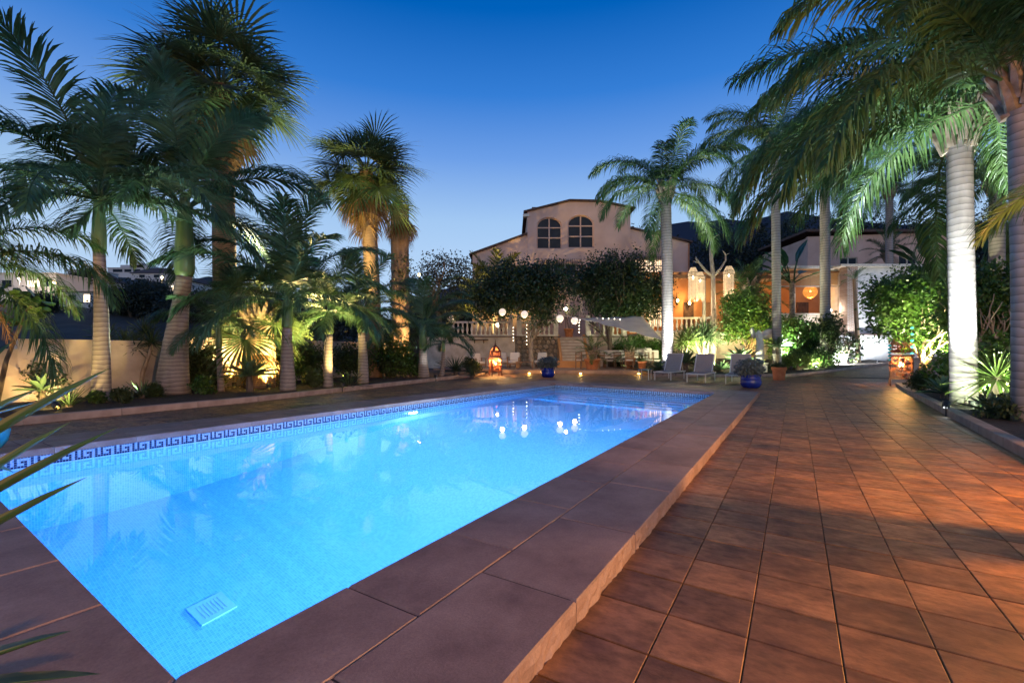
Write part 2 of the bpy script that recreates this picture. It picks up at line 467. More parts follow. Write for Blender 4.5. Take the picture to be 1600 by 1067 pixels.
# lamps
M['e_warm'] = emit('warm_bulb', (1, .6, .22), 14)
M['e_white'] = emit('white_spot_lens', (.85, .95, 1), 30)
M['e_green'] = emit('greenish_spot_lens', (.75, 1, .7), 30)
M['e_yellow'] = emit('amber_floor_lens', (1, .62, .1), 26)
M['e_pool'] = emit('pool_lamp_lens', (.62, .9, 1), 60)
M['paper'] = emit('paper_lantern', (1, .8, .58), .42)
M['shell'] = emit('lit_shell_strand', (1, .74, .42), .28, (.6, .48, .34))
M['wicker'] = emit('lit_wicker_shade', (1, .42, .08), .35, (.5, .26, .08))
M['fairy'] = emit('fairy_bulb', (1, .85, .6), 9)
# ================================================================ GROUND, POOL, TERRACE
COP = 0.10                      # coping top above terrace
NR, FR, FL, NL = (Vector((-1.127, 1.498, 0)), Vector((5.43, 12.03, 0)), Vector((1.467, 15.64, 0)), Vector((-5.66, 4.627, 0)))
POOL = [NR, FR, FL, NL]
WATER = COP - 0.20
UD = (FR - NR).normalized()     # along the pool
VD = Vector((UD.y, -UD.x, 0))   # to the right of it
ANG = math.atan2(UD.y, UD.x)
def inset(poly, d):
    """offset a counter-clockwise quad outwards by d"""
    n = len(poly); out = []
    for i in range(n):
        a, b_, c_ = poly[i - 1], poly[i], poly[(i + 1) % n]
        e1 = (b_ - a).normalized(); e2 = (c_ - b_).normalized()
        n1 = Vector((e1.y, -e1.x, 0)); n2 = Vector((e2.y, -e2.x, 0))
        k = (n1 + n2); k = k / k.length_squared * 2
        out.append(b_ + k * d)
    return out
CW = 0.93
OUT = inset(POOL, CW)
# ground sheet to the horizon, with the pool let into it
g = MB()
mid = inset(POOL, .3)
far = [Vector((400, -900, 0)), Vector((2500, 2500, 0)), Vector((-2500, 2500, 0)), Vector((-400, -900, 0))]
for i in range(4):
    j = (i + 1) % 4
    g.quad(*[(p.x, p.y, -.06) for p in (mid[i], far[i], far[j], mid[j])])
tag(g.build('ground', M['ground']), 'bare dark earth ground around the garden', kind='structure')
# terrace bed (grout) round the pool
terr = [Vector((5.6, -3.2, 0)), Vector((32, 24, 0)), Vector((-3.5, 26, 0)), Vector((-11.5, 2.0, 0))]
g = MB()
for i in range(4):
    j = (i + 1) % 4
    g.quad(*[(p.x, p.y, -.022) for p in (mid[i], terr[i], terr[j], mid[j])])
terrace = g.build('terrace', M['grout'])
tag(terrace, 'slate tiled terrace around the pool', kind='structure')
TS = 0.325
def in_quad(p, q):
    return all((q[(i + 1) % len(q)] - q[i]).cross(p - q[i]).z >= 0 for i in range(len(q)))
tm = MB(); e = TS / 2 - .002; bv = .003; f_ = TS / 2 - .0055
tm.add([(-f_, -e, -.018), (f_, -e, -.018), (f_, e, -.018), (-f_, e, -.018), (-f_, -e, -bv), (f_, -e, -bv), (f_, e, -bv), (-f_, e, -bv),
        (-f_ + bv, -e + bv, 0), (f_ - bv, -e + bv, 0), (f_ - bv, e - bv, 0), (-f_ + bv, e - bv, 0)],
       [(0, 1, 5, 4), (1, 2, 6, 5), (2, 3, 7, 6), (3, 0, 4, 7), (4, 5, 9, 8), (5, 6, 10, 9), (6, 7, 11, 10), (7, 4, 8, 11), (8, 9, 10, 11)])
tile_me = tm.mesh('tile', M['tile'])
inner_cover = inset(POOL, CW - .35)
cand = []
for i in range(-12, 75):
    for j in range(-45, 50):
        c_ = NR + UD * (i * TS) + VD * (CW + (j + .5) * TS)
        if not in_quad(c_, terr) or in_quad(c_, inner_cover): continue
        if c_.y < .3: vis = 0
        else:
            pxx, pyy = 800 + c_.x / c_.y * FPX, HOR + FPX * CZ / c_.y
            vis = (1 / c_.y ** 3) if (-40 < pxx < 1640 and pyy < 1110) and not in_quad(c_, OUT) else 0
        cand.append((vis, c_))
cand.sort(key=lambda t: -t[0])
rng = random.Random(5)
rest = MB()
for k, (vis, c_) in enumerate(cand):
    tl = rng.uniform(-.0012, .0012)
    if k < 300 and vis > 0:
        link('tile', tile_me, terrace, (c_.x, c_.y, tl), ANG + rng.choice((0, PI)))
    else:
        rest.add([Matrix.Rotation(ANG, 3, 'Z') @ Vector(q) + Vector((c_.x, c_.y, tl)) for q in tm.v], tm.f)
tag(rest.build('far_tile', M['tile'], terrace), kind='stuff')

# ---- swimming pool
pool = thing('swimming_pool', 'long swimming pool with pale blue mosaic and glowing underwater lamps', 'swimming pool', (0, 0, 0))
def depth_at(p):
    u = (p - NR).dot(UD)
    k = min(1, max(0, (u - 1.5) / 6.5)); k = k * k * (3 - 2 * k)
    return 2.5 - 1.2 * k
def lerp(a, b_, t): return a + (b_ - a) * t
WT = COP - .05
NSEG = 48
fl = MB()
for i in range(NSEG):
    a0, a1 = lerp(NR, FR, i / NSEG), lerp(NR, FR, (i + 1) / NSEG)
    b0, b1 = lerp(NL, FL, i / NSEG), lerp(NL, FL, (i + 1) / NSEG)
    q = [(p.x, p.y, WATER - depth_at(p)) for p in (a0, a1, b1, b0)]
    L_ = 13.0
    fl.quad(*q, uv=[(i / NSEG * L_, 0), ((i + 1) / NSEG * L_, 0), ((i + 1) / NSEG * L_, 5.5), (i / NSEG * L_, 5.5)])
fl.build('pool_floor', M['mosaic'], pool)
for i in range(4):
    A, B = POOL[i], POOL[(i + 1) % 4]
    wm = MB(); ln = (B - A).length
    for k in range(NSEG):
        p0, p1 = lerp(A, B, k / NSEG), lerp(A, B, (k + 1) / NSEG)
        z0, z1 = WATER - depth_at(p0), WATER - depth_at(p1)
        wm.quad((p0.x, p0.y, z0), (p1.x, p1.y, z1), (p1.x, p1.y, WT), (p0.x, p0.y, WT),
                uv=[(k / NSEG * ln, z0), ((k + 1) / NSEG * ln, z1), ((k + 1) / NSEG * ln, WT), (k / NSEG * ln, WT)])
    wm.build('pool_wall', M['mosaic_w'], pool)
    # greek key frieze of small dark tiles, 2 mm proud of the wall
    key = ['1111110', '1000010', '1011010', '1010010', '1011111']
    if i in (1, 3): pass
    d_ = (B - A) / ln; nn = Vector((-d_.y, d_.x, 0))
    cs = .026; km = MB(); un = 7
    nx = int(ln / cs)
    for cx in range(nx):
        for r_ in range(5):
            if key[r_][cx % 7] == '1':
                s0 = cx * cs + .0015; s1 = s0 + cs - .003
                zt = WATER + .006 + (5 - r_) * cs; zb = zt - cs + .003
                p0 = A + d_ * s0 + nn * .004; p1 = A + d_ * s1 + nn * .004
                km.quad((p0.x, p0.y, zb), (p1.x, p1.y, zb), (p1.x, p1.y, zt), (p0.x, p0.y, zt))
    tag(km.build('key_frieze', M['key'], pool), 'dark blue greek key mosaic band at the waterline', kind='stuff')
# steps across the far end
NS = 6
for k in range(NS):
    # k = 0 the top step against the far wall
    t1 = (k + 1) * .34; t0 = k * .34
    d2 = (FL - NL).normalized()
    top = WATER - .14 - k * .17
    a0, b0 = FR - UD * t0, FL - d2 * t0
    a1, b1 = FR - UD * t1, FL - d2 * t1
    st = MB(); wdt = (b1 - a1).length
    bz = WATER - 1.35
    st.quad((a1.x, a1.y, top), (a0.x, a0.y, top), (b0.x, b0.y, top), (b1.x, b1.y, top), uv=[(0, 0), (.34, 0), (.34, wdt), (0, wdt)])
    st.quad((a1.x, a1.y, bz), (a1.x, a1.y, top), (b1.x, b1.y, top), (b1.x, b1.y, bz), uv=[(0, bz), (0, top), (wdt, top), (wdt, bz)])
    s_ = st.build('step', M['mosaic'], pool)
    nz = MB()
    q0, q1 = a1 + UD * .085, b1 + d2 * .085
    f0, f1 = a1 - UD * .004, b1 - d2 * .004
    nz.add([(f0.x, f0.y, top - .03), (f1.x, f1.y, top - .03), (f1.x, f1.y, top + .004), (f0.x, f0.y, top + .004), (q0.x, q0.y, top + .004), (q1.x, q1.y, top + .004)],
           [(0, 3, 2, 1), (3, 4, 5, 2)])
    nz.build('nosing', M['nosing'], s_)
# coping slabs: two rows round the pool, each slab its own piece
rng = random.Random(11)
def slab(a, b_, c_, d_, ztop, th, rough=False):
    """four corners (ccw) -> slab with a small rounded edge"""
    m = MB(); cen = (a + b_ + c_ + d_) / 4
    q = [a, b_, c_, d_]
    ins = [p + (cen - p).normalized() * .012 for p in q]
    vs = [(p.x, p.y, ztop - th) for p in q] + [(p.x, p.y, ztop - .009) for p in q] + [(p.x, p.y, ztop) for p in ins]
    fs = [(0, 1, 5, 4), (2, 3, 7, 6), (3, 0, 4, 7), (4, 5, 9, 8), (5, 6, 10, 9), (6, 7, 11, 10), (7, 4, 8, 11), (8, 9, 10, 11), (3, 2, 1, 0)]
    if not rough: fs.append((1, 2, 6, 5))
    m.add(vs, fs)
    if rough:
        dn = (c_ - b_).normalized(); on = Vector((dn.y, -dn.x, 0)); nx_ = max(4, int((c_ - b_).length / .035)); nz_ = 4; g_ = []
        for i_ in range(nx_ + 1):
            for k_ in range(nz_ + 1):
                ed = i_ in (0, nx_) or k_ == nz_
                p_ = lerp(b_, c_, i_ / nx_) + on * (0 if ed else rng.uniform(-.004, .013))
                g_.append((p_.x, p_.y, ztop - th + (th - .009) * k_ / nz_))
        w_ = nz_ + 1
        m.add(g_, [(i_ * w_ + k_, (i_ + 1) * w_ + k_, (i_ + 1) * w_ + k_ + 1, i_ * w_ + k_ + 1) for i_ in range(nx_) for k_ in range(nz_)])
    return m
r1 = inset(POOL, -.03); r2 = inset(POOL, .42)
for i in range(4):
    j = (i + 1) % 4
    dd = (POOL[j] - POOL[i]).normalized()
    for (ia, ib, step_, ph, th) in ((r1, r2, .74, .0, .075), (r2, OUT, .86, .33, .124)):
        co = lambda p: (p - POOL[i]).dot(dd)
        ln = (POOL[j] - POOL[i]).length
        n_ = max(2, round(ln / step_))
        cuts = [None] + [(k + ph + rng.uniform(-.05, .05)) * ln / n_ for k in range(1 if not ph else 0, n_)] + [None]
        at_ = lambda arr, s_: lerp(arr[i], arr[j], (s_ - co(arr[i])) / (co(arr[j]) - co(arr[i])))
        gap = Vector((dd.y, -dd.x, 0)) * .002
        for k in range(len(cuts) - 1):
            c0, c1 = cuts[k], cuts[k + 1]
            a = (ia[i] if c0 is None else at_(ia, c0 + .002)) + gap; b_ = ib[i] if c0 is None else at_(ib, c0 + .002)
            d_ = (ia[j] if c1 is None else at_(ia, c1 - .002)) + gap; c_ = ib[j] if c1 is None else at_(ib, c1 - .002)
            slab(a, b_, c_, d_, COP + rng.uniform(-.0012, .0012), th, bool(ph) and i in (0, 3)).build('coping_slab', M['coping'], pool)
# masonry under the coping, so that no light leaks behind the pool wall
for i in range(4):
    j = (i + 1) % 4
    k1, k2 = inset(POOL, .012), inset(POOL, CW - .03)
    m = MB()
    vs = [k1[i], k2[i], k2[j], k1[j]]
    m.prism([(p.x, p.y) for p in vs], -.3, COP - .007)
    m.build('pool_surround', M['joint'], pool)
# main drain on the floor
dp = P(331, 951, 1.0)
def under(px, py):
    """where the sight line through a pixel meets the pool floor, refraction included"""
    d = Vector(((px - 800) / FPX, 1, (HOR - py) / FPX)).normalized()
    t = (WATER - CZ) / d.z; s = Vector((0, 0, CZ)) + d * t
    hx = Vector((d.x, d.y, 0)); si = hx.length / 1.33
    co = math.sqrt(1 - si * si); r_ = hx.normalized() * si + Vector((0, 0, -co))
    for k in range(400):
        q = s + r_ * (k * .01)
        if q.z <= WATER - depth_at(q): break
    return q
dq = under(331, 951)
dr = MB(); dr.box((0, 0, .01), (.3, .3, .02))
dro = dr.build('drain', M['drain'], pool, dq + Vector((0, 0, .004)), ANG)
gm = MB()
for k in range(7):
    gm.box((-.09 + .03 * k, 0, .022), (.008, .2, .005))
gm.build('drain_grille', M['alu'], dro)
# underwater lamps
def pool_lamp(p, n_, power, size):
    l = link('pool_lamp', None, pool, p, math.atan2(n_.y, n_.x))
    b_ = MB()
    rim = []
    Mx = Matrix.Rotation(R(90), 3, 'Y')
    bm = MB().lathe([(.145, 0), (.145, .03), (.11, .045), (.11, .02)], 24, cap=False)
    b_.add([Mx @ Vector(q) for q in bm.v], bm.f)
    b_.build('bezel', M['whitepaint'], l)
    bm = MB().lathe([(.001, .035), (.06, .033), (.108, .022)], 24, cap=False)
    b_ = MB().add([Mx @ Vector(q) for q in bm.v], bm.f)
    b_.build('lens', M['e_pool'], l)
    lamp(l, (.09, 0, 0), power, (.6, .77, 1), 'AREA', size, (1, 0, -.22))
nl = Vector((UD.y, -UD.x, 0))
lp = NL + (FL - NL) * ((G(588, 641, WATER + .0).y - NL.y) / (FL.y - NL.y))
pool_lamp(Vector((lp.x, lp.y, WATER - .34)) + nl * .01, nl, 900, .2)
for t, pw in ((.16, 330), (.44, 380)):
    q = lerp(NR, FR, t)
    pool_lamp(Vector((q.x, q.y, WATER - .45)) - nl * .01, -nl, pw, .2)
# water body (closed, reaching a little into the walls)
wq = inset(POOL, .006)
wm = MB().prism([(p.x, p.y) for p in wq], WATER - 2.8, WATER)
tag(wm.build('pool_water', M['water']), 'still clear blue water filling the pool', kind='structure')

# ---- planting beds, kerbs
def kerb(pts, name, label, h=.14, wd=.16, zs=None):
    """low rendered kerb made of separate blocks along a line"""
    k_ = thing(name, label, 'kerb')
    for i in range(len(pts) - 1):
        a, b_ = Vector(pts[i]), Vector(pts[i + 1])
        ln = (b_ - a).length; n_ = max(1, round(ln / 1.2))
        for q in range(n_):
            p0 = lerp(a, b_, q / n_); p1 = lerp(a, b_, (q + 1) / n_)
            d_ = (p1 - p0).normalized()
            m = MB().box((0, 0, 0), ((p1 - p0).length - .006, wd, h))
            o = m.build('kerb_block', M['kerb'], k_, (p0 + p1) / 2 + Vector((0, 0, h / 2 - .015)))
            o.rotation_euler = d_.to_track_quat('X', 'Z').to_euler()
            bvm = o.modifiers.new('edge', 'BEVEL'); bvm.width = .012; bvm.segments = 2
    return k_
LK = [Vector((-11.2, .2, 0)), G(33, 663), G(400, 627), G(731, 589), Vector((-1.4, 22.4, 0))]
kerb(LK, 'bed_kerb', 'low rendered kerb along the left palm bed beside the pool')
WALLA, WALLB, WALLC = Vector((-14.2, 1.5, 0)), Vector((-9.3, 13.0, 0)), Vector((-5.6, 24.0, 0))
def bed(poly, z, name, label):
    m = MB().prism([(p.x, p.y) for p in poly], -.05, z)
    return tag(m.build(name, M['soil']), label, kind='structure')
bed([LK[0], LK[1], LK[2], LK[3], LK[4], Vector((-1.2, 28, 0)), Vector((-7, 29, 0)), WALLB + Vector((-1.5, 0, 0)), WALLA + Vector((-1, 0, 0))], .10, 'left_bed_soil', 'dark soil of the left palm bed')
RK = [Vector((3.2, 1.25, 0)), G(1582, 700), G(1440, 624), G(1417, 613), Vector((13.0, 15.3, 0))]
kerb(RK, 'bed_kerb', 'low rendered kerb of the right bed beneath the bright ringed palm')
bed([RK[0] + Vector((.05, 0, 0)), RK[1], RK[2], RK[3], RK[4], Vector((23, 22, 0)), Vector((34, 14, 0)), Vector((12, -3, 0))], .11, 'right_bed_soil', 'dark soil of the right planting bed')
MK = [Vector((6.6, 21.3, 0)), Vector((9.8, 20.9, 0)), Vector((12.9, 21.1, 0)), Vector((16.5, 22.7, .2)), Vector((20.6, 24.6, .5))]
kerb(MK, 'bed_kerb', 'low rendered kerb behind the sun loungers and terracotta pot')
m = MB()
pts = MK; back = [Vector((6.6, 30, .6)), Vector((9.8, 30, .7)), Vector((12.9, 30, .8)), Vector((16.5, 30, .9)), Vector((20.6, 30, .9))]
for i in range(4):
    a, b_, c_, d_ = pts[i], pts[i + 1], back[i + 1], back[i]
    m.quad((a.x, a.y + .05, a.z + .1), (b_.x, b_.y + .05, b_.z + .1), c_, d_)
tag(m.build('middle_bed_soil', M['soil']), 'sloping soil of the bed below the pergola', kind='structure')
m = MB()
m.quad((12.9, 21.1, .006), (24.5, 17.5, .006), (29.0, 21.5, .55), (20.6, 24.6, .5))
m.quad((20.6, 24.6, .5), (29.0, 21.5, .55), (36, 30, 1.4), (24, 30, 1.2))
tag(m.build('garden_path', M['tile']), 'tiled path sloping up beyond the right lantern', kind='structure')

# ---- left boundary wall
bw_ = thing('boundary_wall', 'cream rendered garden wall behind the left palms', 'wall')
def wall_seg(a, b_, h, th=.18, nm='wall_panel'):
    d_ = b_ - a
    m = MB().box((0, 0, h / 2), (d_.length, th, h))
    m.box((0, 0, h + .02), (d_.length, th + .06, .04))
    return m.build(nm, M['cream'], bw_, (a + b_) / 2, math.atan2(d_.y, d_.x))
wall_seg(WALLA, lerp(WALLA, WALLB, .72), 1.2)
wall_seg(lerp(WALLA, WALLB, .72), WALLB, 1.42)
wall_seg(WALLB, WALLC, 1.55)
pcd = lerp(WALLA, WALLB, .0)
tt = min((abs((800 + lerp(WALLA, WALLB, t).x / lerp(WALLA, WALLB, t).y * FPX) - 80), t) for t in [k / 200 for k in range(60, 200)])[1]
pp = lerp(WALLA, WALLB, tt) + Vector((.15, -.06, 0))
pil = MB().lathe([(.17, .2), (.17, .28), (.13, .32), (.13, .95), (.15, .98), (.15, 1.04), (.2, 1.08), (.2, 1.16), (.13, 1.2), (.11, 1.28), (.03, 1.33)], 16)
pil.box((0, 0, .1), (.42, .42, .2))
pil.build('pilaster', M['plaster'], bw_, pp)

# ================================================================ UPPER TERRACE, STAIRS, HOUSE
TZ = 2.1
plat = MB().prism([(.2, 24.2), (7.5, 23.2), (7.3, 31), (-4.5, 31), (-4.5, 26)], -.05, .18)
tag(plat.build('dining_platform', M['coping']), 'raised paved platform under the dining furniture', kind='structure')
up = MB().prism([(-9, 30.2), (26.5, 30.2), (30, 70), (-12, 70)], -.05, TZ)
tag(up.build('upper_terrace', M['ground']), 'raised ground carrying the villa', kind='structure')
rw = thing('retaining_wall', 'pale retaining wall with stone facing below the balustrade', 'wall')
MB().box((-2.9, 30.0, TZ / 2 - .05), (6.2, .3, TZ + .1)).build('wall_panel', M['cream'], rw)
MB().box((7.6, 30.0, TZ / 2 - .05), (5.9, .3, TZ + .1)).build('wall_panel', M['cream'], rw)
MB().box((1.68, 30.02, TZ / 2 - .05), (2.92, .3, TZ + .1)).build('stone_backing', M['mortar'], rw)
MB().box((-1.4, 29.98, TZ + .03), (9.2, .42, .06)).build('wall_cap', M['rooftile'], rw)
MB().box((7.6, 29.98, TZ + .03), (5.9, .42, .06)).build('wall_cap', M['rooftile'], rw)
rng = random.Random(3)
stone_me = []
for k in range(5):
    m = MB()
    n_ = rng.randint(6, 8)
    poly = [(.5 * math.cos(2 * PI * q / n_) * rng.uniform(.85, 1.1), .5 * math.sin(2 * PI * q / n_) * rng.uniform(.85, 1.1)) for q in range(n_)]
    vs = [(x, 0, y) for x, y in poly] + [(x * .75, -.35, y * .75) for x, y in poly]
    m.add(vs, [(q, (q + 1) % n_, n_ + (q + 1) % n_, n_ + q) for q in range(n_)] + [tuple(range(n_, 2 * n_))])
    stone_me.append(m.mesh('stone', M['stone']))
zz = .3
while zz < TZ - .05:
    xx = .3
    while xx < 3.0:
        s_ = rng.uniform(.26, .4)
        o = link('stone', rng.choice(stone_me), rw, (xx + s_ / 2, 29.875, zz + rng.uniform(-.03, .03)), scale=(s_, .3, .3), rot=(0, rng.uniform(-.3, .3), 0))
        xx += s_ + .02
    zz += .29
# stairs
stx0, stx1 = 3.15, 4.65
st = thing('garden_stairs', 'stone stairs climbing from the dining platform to the villa', 'stairs', ((stx0 + stx1) / 2, 27.4, .18))
MB().box((-.1, .45, .2), (2.1, .9, .40)).build('landing_block', M['orange'], st)
for k in range(8):
    zt_ = .40 + (k + 1) * .19
    MB().box((0, .9 + k * .23 + .115, zt_ / 2 - .02), (stx1 - stx0, .23, zt_ - .04)).build('stair_riser', M['cream'], st)
    MB().box((0, .9 + k * .23 + .095, zt_ - .018), (stx1 - stx0 + .02, .27, .045)).build('stair_tread', M['kerb'], st)
MB().box((0, 2.95, .95), (stx1 - stx0 + .1, .42, 1.9)).build('stair_base', M['cream'], st)
for s_ in (-1, 1):
    m = MB()
    x = s_ * ((stx1 - stx0) / 2 + .1)
    vs = []
    for xx in (x - .08, x + .08):
        vs += [(xx, .9, 0), (xx, 2.75, 0), (xx, 2.75, 2.1), (xx, .9, .62)]
    m.add(vs, [(0, 1, 2, 3), (7, 6, 5, 4), (0, 3, 7, 4), (3, 2, 6, 7), (2, 1, 5, 6)])
    m.build('stair_cheek', M['orange'], st)
# balustrades, every baluster a part
bal_prof = [(.075, 0), (.075, .05), (.05, .08), (.045, .14), (.08, .28), (.085, .36), (.05, .52), (.038, .62), (.05, .66), (.05, .7), (.075, .72), (.075, .76)]
bal_me = MB().lathe(bal_prof, 12).mesh('baluster', M['plaster'], True)
def balustrade(a, b_, label, n_, z):
    t = thing('balustrade', label, 'balustrade', (a.x, a.y, z))
    d_ = b_ - a; an = math.atan2(d_.y, d_.x)
    MB().box((d_.x / 2, d_.y / 2, .05), (d_.length, .24, .1), an).build('bottom_rail', M['plaster'], t)
    MB().box((d_.x / 2, d_.y / 2, .92), (d_.length + .06, .27, .11), an).build('top_rail', M['plaster'], t)
    for k in range(n_):
        q = d_ * ((k + .5) / n_)
        link('baluster', bal_me, t, (q.x, q.y, .1), scale=(1, 1, 1.0))
    for q in (Vector((0, 0, 0)), d_):
        MB().box((q.x, q.y, .52), (.28, .28, 1.04)).box((q.x, q.y, 1.07), (.34, .34, .06)).lathe([(.03, 1.1), (.13, 1.16), (.15, 1.25), (.1, 1.36), (.02, 1.4)], 12, (q.x, q.y, 0)).build('pier', M['plaster'], t)
    return t
balustrade(Vector((-4.0, 30.0, 0)), Vector((-.1, 30.0, 0)), 'white balustrade left of the stone faced wall, above the lounge chairs', 13, TZ + .06)
balustrade(Vector((.45, 30.0, 0)), Vector((2.9, 30.0, 0)), 'short white balustrade above the rubble stone wall', 8, TZ + .06)
balustrade(Vector((5.0, 30.0, 0)), Vector((7.4, 30.0, 0)), 'white balustrade just right of the stairs', 8, TZ + .06)
balustrade(Vector((7.9, 30.0, 0)), Vector((13.0, 29.4, 0)), 'white balustrade behind the shade sail, below the wall lantern', 17, TZ + .3)

# ---- villa
HY = 37.0
hx = lambda px: PX(px, HY)
hz = lambda py: PZ(py, HY)
villa = thing('villa', 'two storey pink villa with twin arched windows and low gable', 'house', (0, 0, 0))
def arch(x0, x1, z0, z1, n_=14):
    r_ = (x1 - x0) / 2; zc = z1 - r_ * .72
    pts = [(x0, z0), (x1, z0)]
    for k in range(n_ + 1):
        a = PI * k / n_
        pts.append(((x0 + x1) / 2 + r_ * math.cos(a), zc + r_ * .72 * math.sin(a)))
    return pts
def rect(x0, x1, z0, z1): return [(x0, z0), (x1, z0), (x1, z1), (x0, z1)]
A1 = (hx(838.5), hx(878), hz(389), hz(339.5)); A2 = (hx(887), hx(928), hz(387.5), hz(336))
W1 = (hx(846), hx(902), hz(431), hz(411))
outer = [(hx(824), TZ), (hx(985), TZ), (hx(985), hz(326)), (hx(937), hz(316)), (hx(890), hz(315)), (hx(824), hz(331))]
MB().plate(outer, [arch(*A1), arch(*A2), rect(*W1)], HY, .35).build('central_wall', M['pink'], villa)
# side faces and roof of the central block
m = MB()
m.quad((hx(824), HY + .35, TZ), (hx(824), HY + 9, TZ), (hx(824), HY + 9, hz(331)), (hx(824), HY + .35, hz(331)))
m.quad((hx(985), HY + .35, TZ), (hx(985), HY + 9, TZ), (hx(985), HY + 9, hz(326)), (hx(985), HY + .35, hz(326)))
m.build('side_wall', M['pink'], villa)
def slope_roof(pts, y0, y1, th, nm='roof'):
    m = MB()
    for i in range(len(pts) - 1):
        (x0, z0), (x1, z1) = pts[i], pts[i + 1]
        m.add([(x0, y0, z0), (x1, y0, z1), (x1, y1, z1), (x0, y1, z0), (x0, y0, z0 + th), (x1, y0, z1 + th), (x1, y1, z1 + th), (x0, y1, z0 + th)],
              [(0, 3, 2, 1), (4, 5, 6, 7), (0, 1, 5, 4), (1, 2, 6, 5), (2, 3, 7, 6), (3, 0, 4, 7)])
    return m.build(nm, M['rooftile'], villa)
slope_roof([(hx(818), hz(332.5)), (hx(890), hz(315) + .02), (hx(937), hz(316) + .02), (hx(992), hz(327))], HY - .22, HY + 9, .12)
MB().box((hx(822), HY + .1, hz(337)), (.5, .5, .22)).build('cornice', M['plaster'], villa)
# left and right wings
MB().plate([(hx(738), TZ), (hx(824), TZ), (hx(824), hz(366)), (hx(738), hz(397))], [], HY + .12, .3).build('wing_wall', M['pink'], villa)
slope_roof([(hx(733), hz(399)), (hx(824) - .01, hz(366))], HY - .1, HY + 8, .14)
W2 = (hx(992), hx(1038), hz(426), hz(404))
WG = (hx(1014), hx(1046), hz(493), hz(473))
MB().plate([(hx(985), TZ), (hx(1078), TZ), (hx(1078), hz(379)), (hx(985), hz(357))], [rect(*W2)], HY + .1, .3).build('wing_wall', M['pink'], villa)
slope_roof([(hx(985) + .01, hz(357)), (hx(1082), hz(379.5))], HY - .1, HY + 8, .14)
m = MB().quad((hx(1078), HY + .4, TZ), (hx(1078), HY + 8, TZ), (hx(1078), HY + 8, hz(379)), (hx(1078), HY + .4, hz(379)))
m.build('end_wall', M['pink'], villa)
MB().tube([(hx(1076.5), HY + .02, TZ), (hx(1076.5), HY + .02, hz(381))], .05, 8).build('drainpipe', M['terracotta'], villa)
def window(x0, x1, z0, z1, nx, rows, y, arched=False, pane=None, nm='window'):
    w_ = link(nm, None, villa, ((x0 + x1) / 2, y, z0))
    cx = (x0 + x1) / 2
    f = MB()
    fr = .09
    if arched:
        a = arch(x0 - cx, x1 - cx, 0, z1 - z0)
        i_ = arch(x0 - cx + fr, x1 - cx - fr, fr, z1 - z0 - fr * .8)
        f.plate(a, [i_], 0, .08)
        r_ = (x1 - x0) / 2; zc = z1 - z0 - r_ * .72
    else:
        f.plate(rect(x0 - cx, x1 - cx, 0, z1 - z0), [rect(x0 - cx + fr, x1 - cx - fr, fr, z1 - z0 - fr)], 0, .08)
    for k in range(1, nx):
        xx = (x0 - cx) + (x1 - x0) * k / nx
        f.box((xx, .035, (z1 - z0) / 2), (.1, .07, (z1 - z0) - .06))
    for zz_ in rows:
        f.box((0, .04, zz_ * (z1 - z0)), ((x1 - x0) - .06, .066, .09))
    f.build('frame', M['pink'] if arched else M['cream'], w_)
    edges = [0] + [q * (z1 - z0) for q in rows] + [z1 - z0]
    rg = random.Random(int(x0 * 100))
    for k in range(nx):
        xa, xb = (x0 - cx) + (x1 - x0) * k / nx + .02, (x0 - cx) + (x1 - x0) * (k + 1) / nx - .02
        for q in range(len(edges) - 1):
            za, zb = edges[q] + .02, edges[q + 1] - .02
            p_ = MB()
            if arched and q == len(edges) - 2:
                n_ = 8; pts = [(xa, za), (xb, za)]
                r_ = (x1 - x0) / 2 - .03
                for s_ in range(n_ + 1):
                    xx = xb + (xa - xb) * s_ / n_
                    hh = zc + r_ * .72 * math.sqrt(max(0, 1 - (xx / (r_ + .0)) ** 2)) if abs(xx) < r_ else zc
                    pts.append((xx, max(za + .01, hh)))
                p_.plate(pts, [], 0, .015)
            else:
                p_.plate(rect(xa, xb, za, zb), [], 0, .015)
            o = p_.build('pane', pane or M['glass'], w_, (0, .085, 0))
            o.rotation_euler = (rg.uniform(-.02, .02), 0, rg.uniform(-.015, .015))
    return w_
window(*A1, 2, (.36, .68), HY + .14, True)
window(*A2, 2, (.36, .68), HY + .14, True)
window(*W1, 3, (), HY + .14)
window(*W2, 3, (.5,), HY + .22, pane=M['curtainlit'])
for (x0, x1, z0, z1) in ((hx(840), hx(908), hz(432), hz(405.5)), (hx(985), hx(1042), hz(428), hz(399))):
    m = MB(); n_ = 20
    for k in range(n_ + 1):
        x = x0 + (x1 - x0) * k / n_
        m.tube([(x, HY - .2, z0), (x, HY - .2, z1 - .15), (x, HY - .02, z1 + .05)], .016, 4)
    m.box(((x0 + x1) / 2, HY - .2, z0 + .1), (x1 - x0, .04, .04)); m.box(((x0 + x1) / 2, HY - .2, z1 - .2), (x1 - x0, .04, .04))
    m.build('window_grille', M['iron'], villa)
# dark rooms behind the openings
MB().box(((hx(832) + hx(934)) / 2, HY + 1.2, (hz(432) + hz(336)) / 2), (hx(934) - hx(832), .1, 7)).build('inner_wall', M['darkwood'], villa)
MB().box(((W2[0] + W2[1]) / 2, HY + .6, (W2[2] + W2[3]) / 2), (W2[1] - W2[0] + .4, .1, 2.2)).build('inner_wall', M['darkwood'], villa)
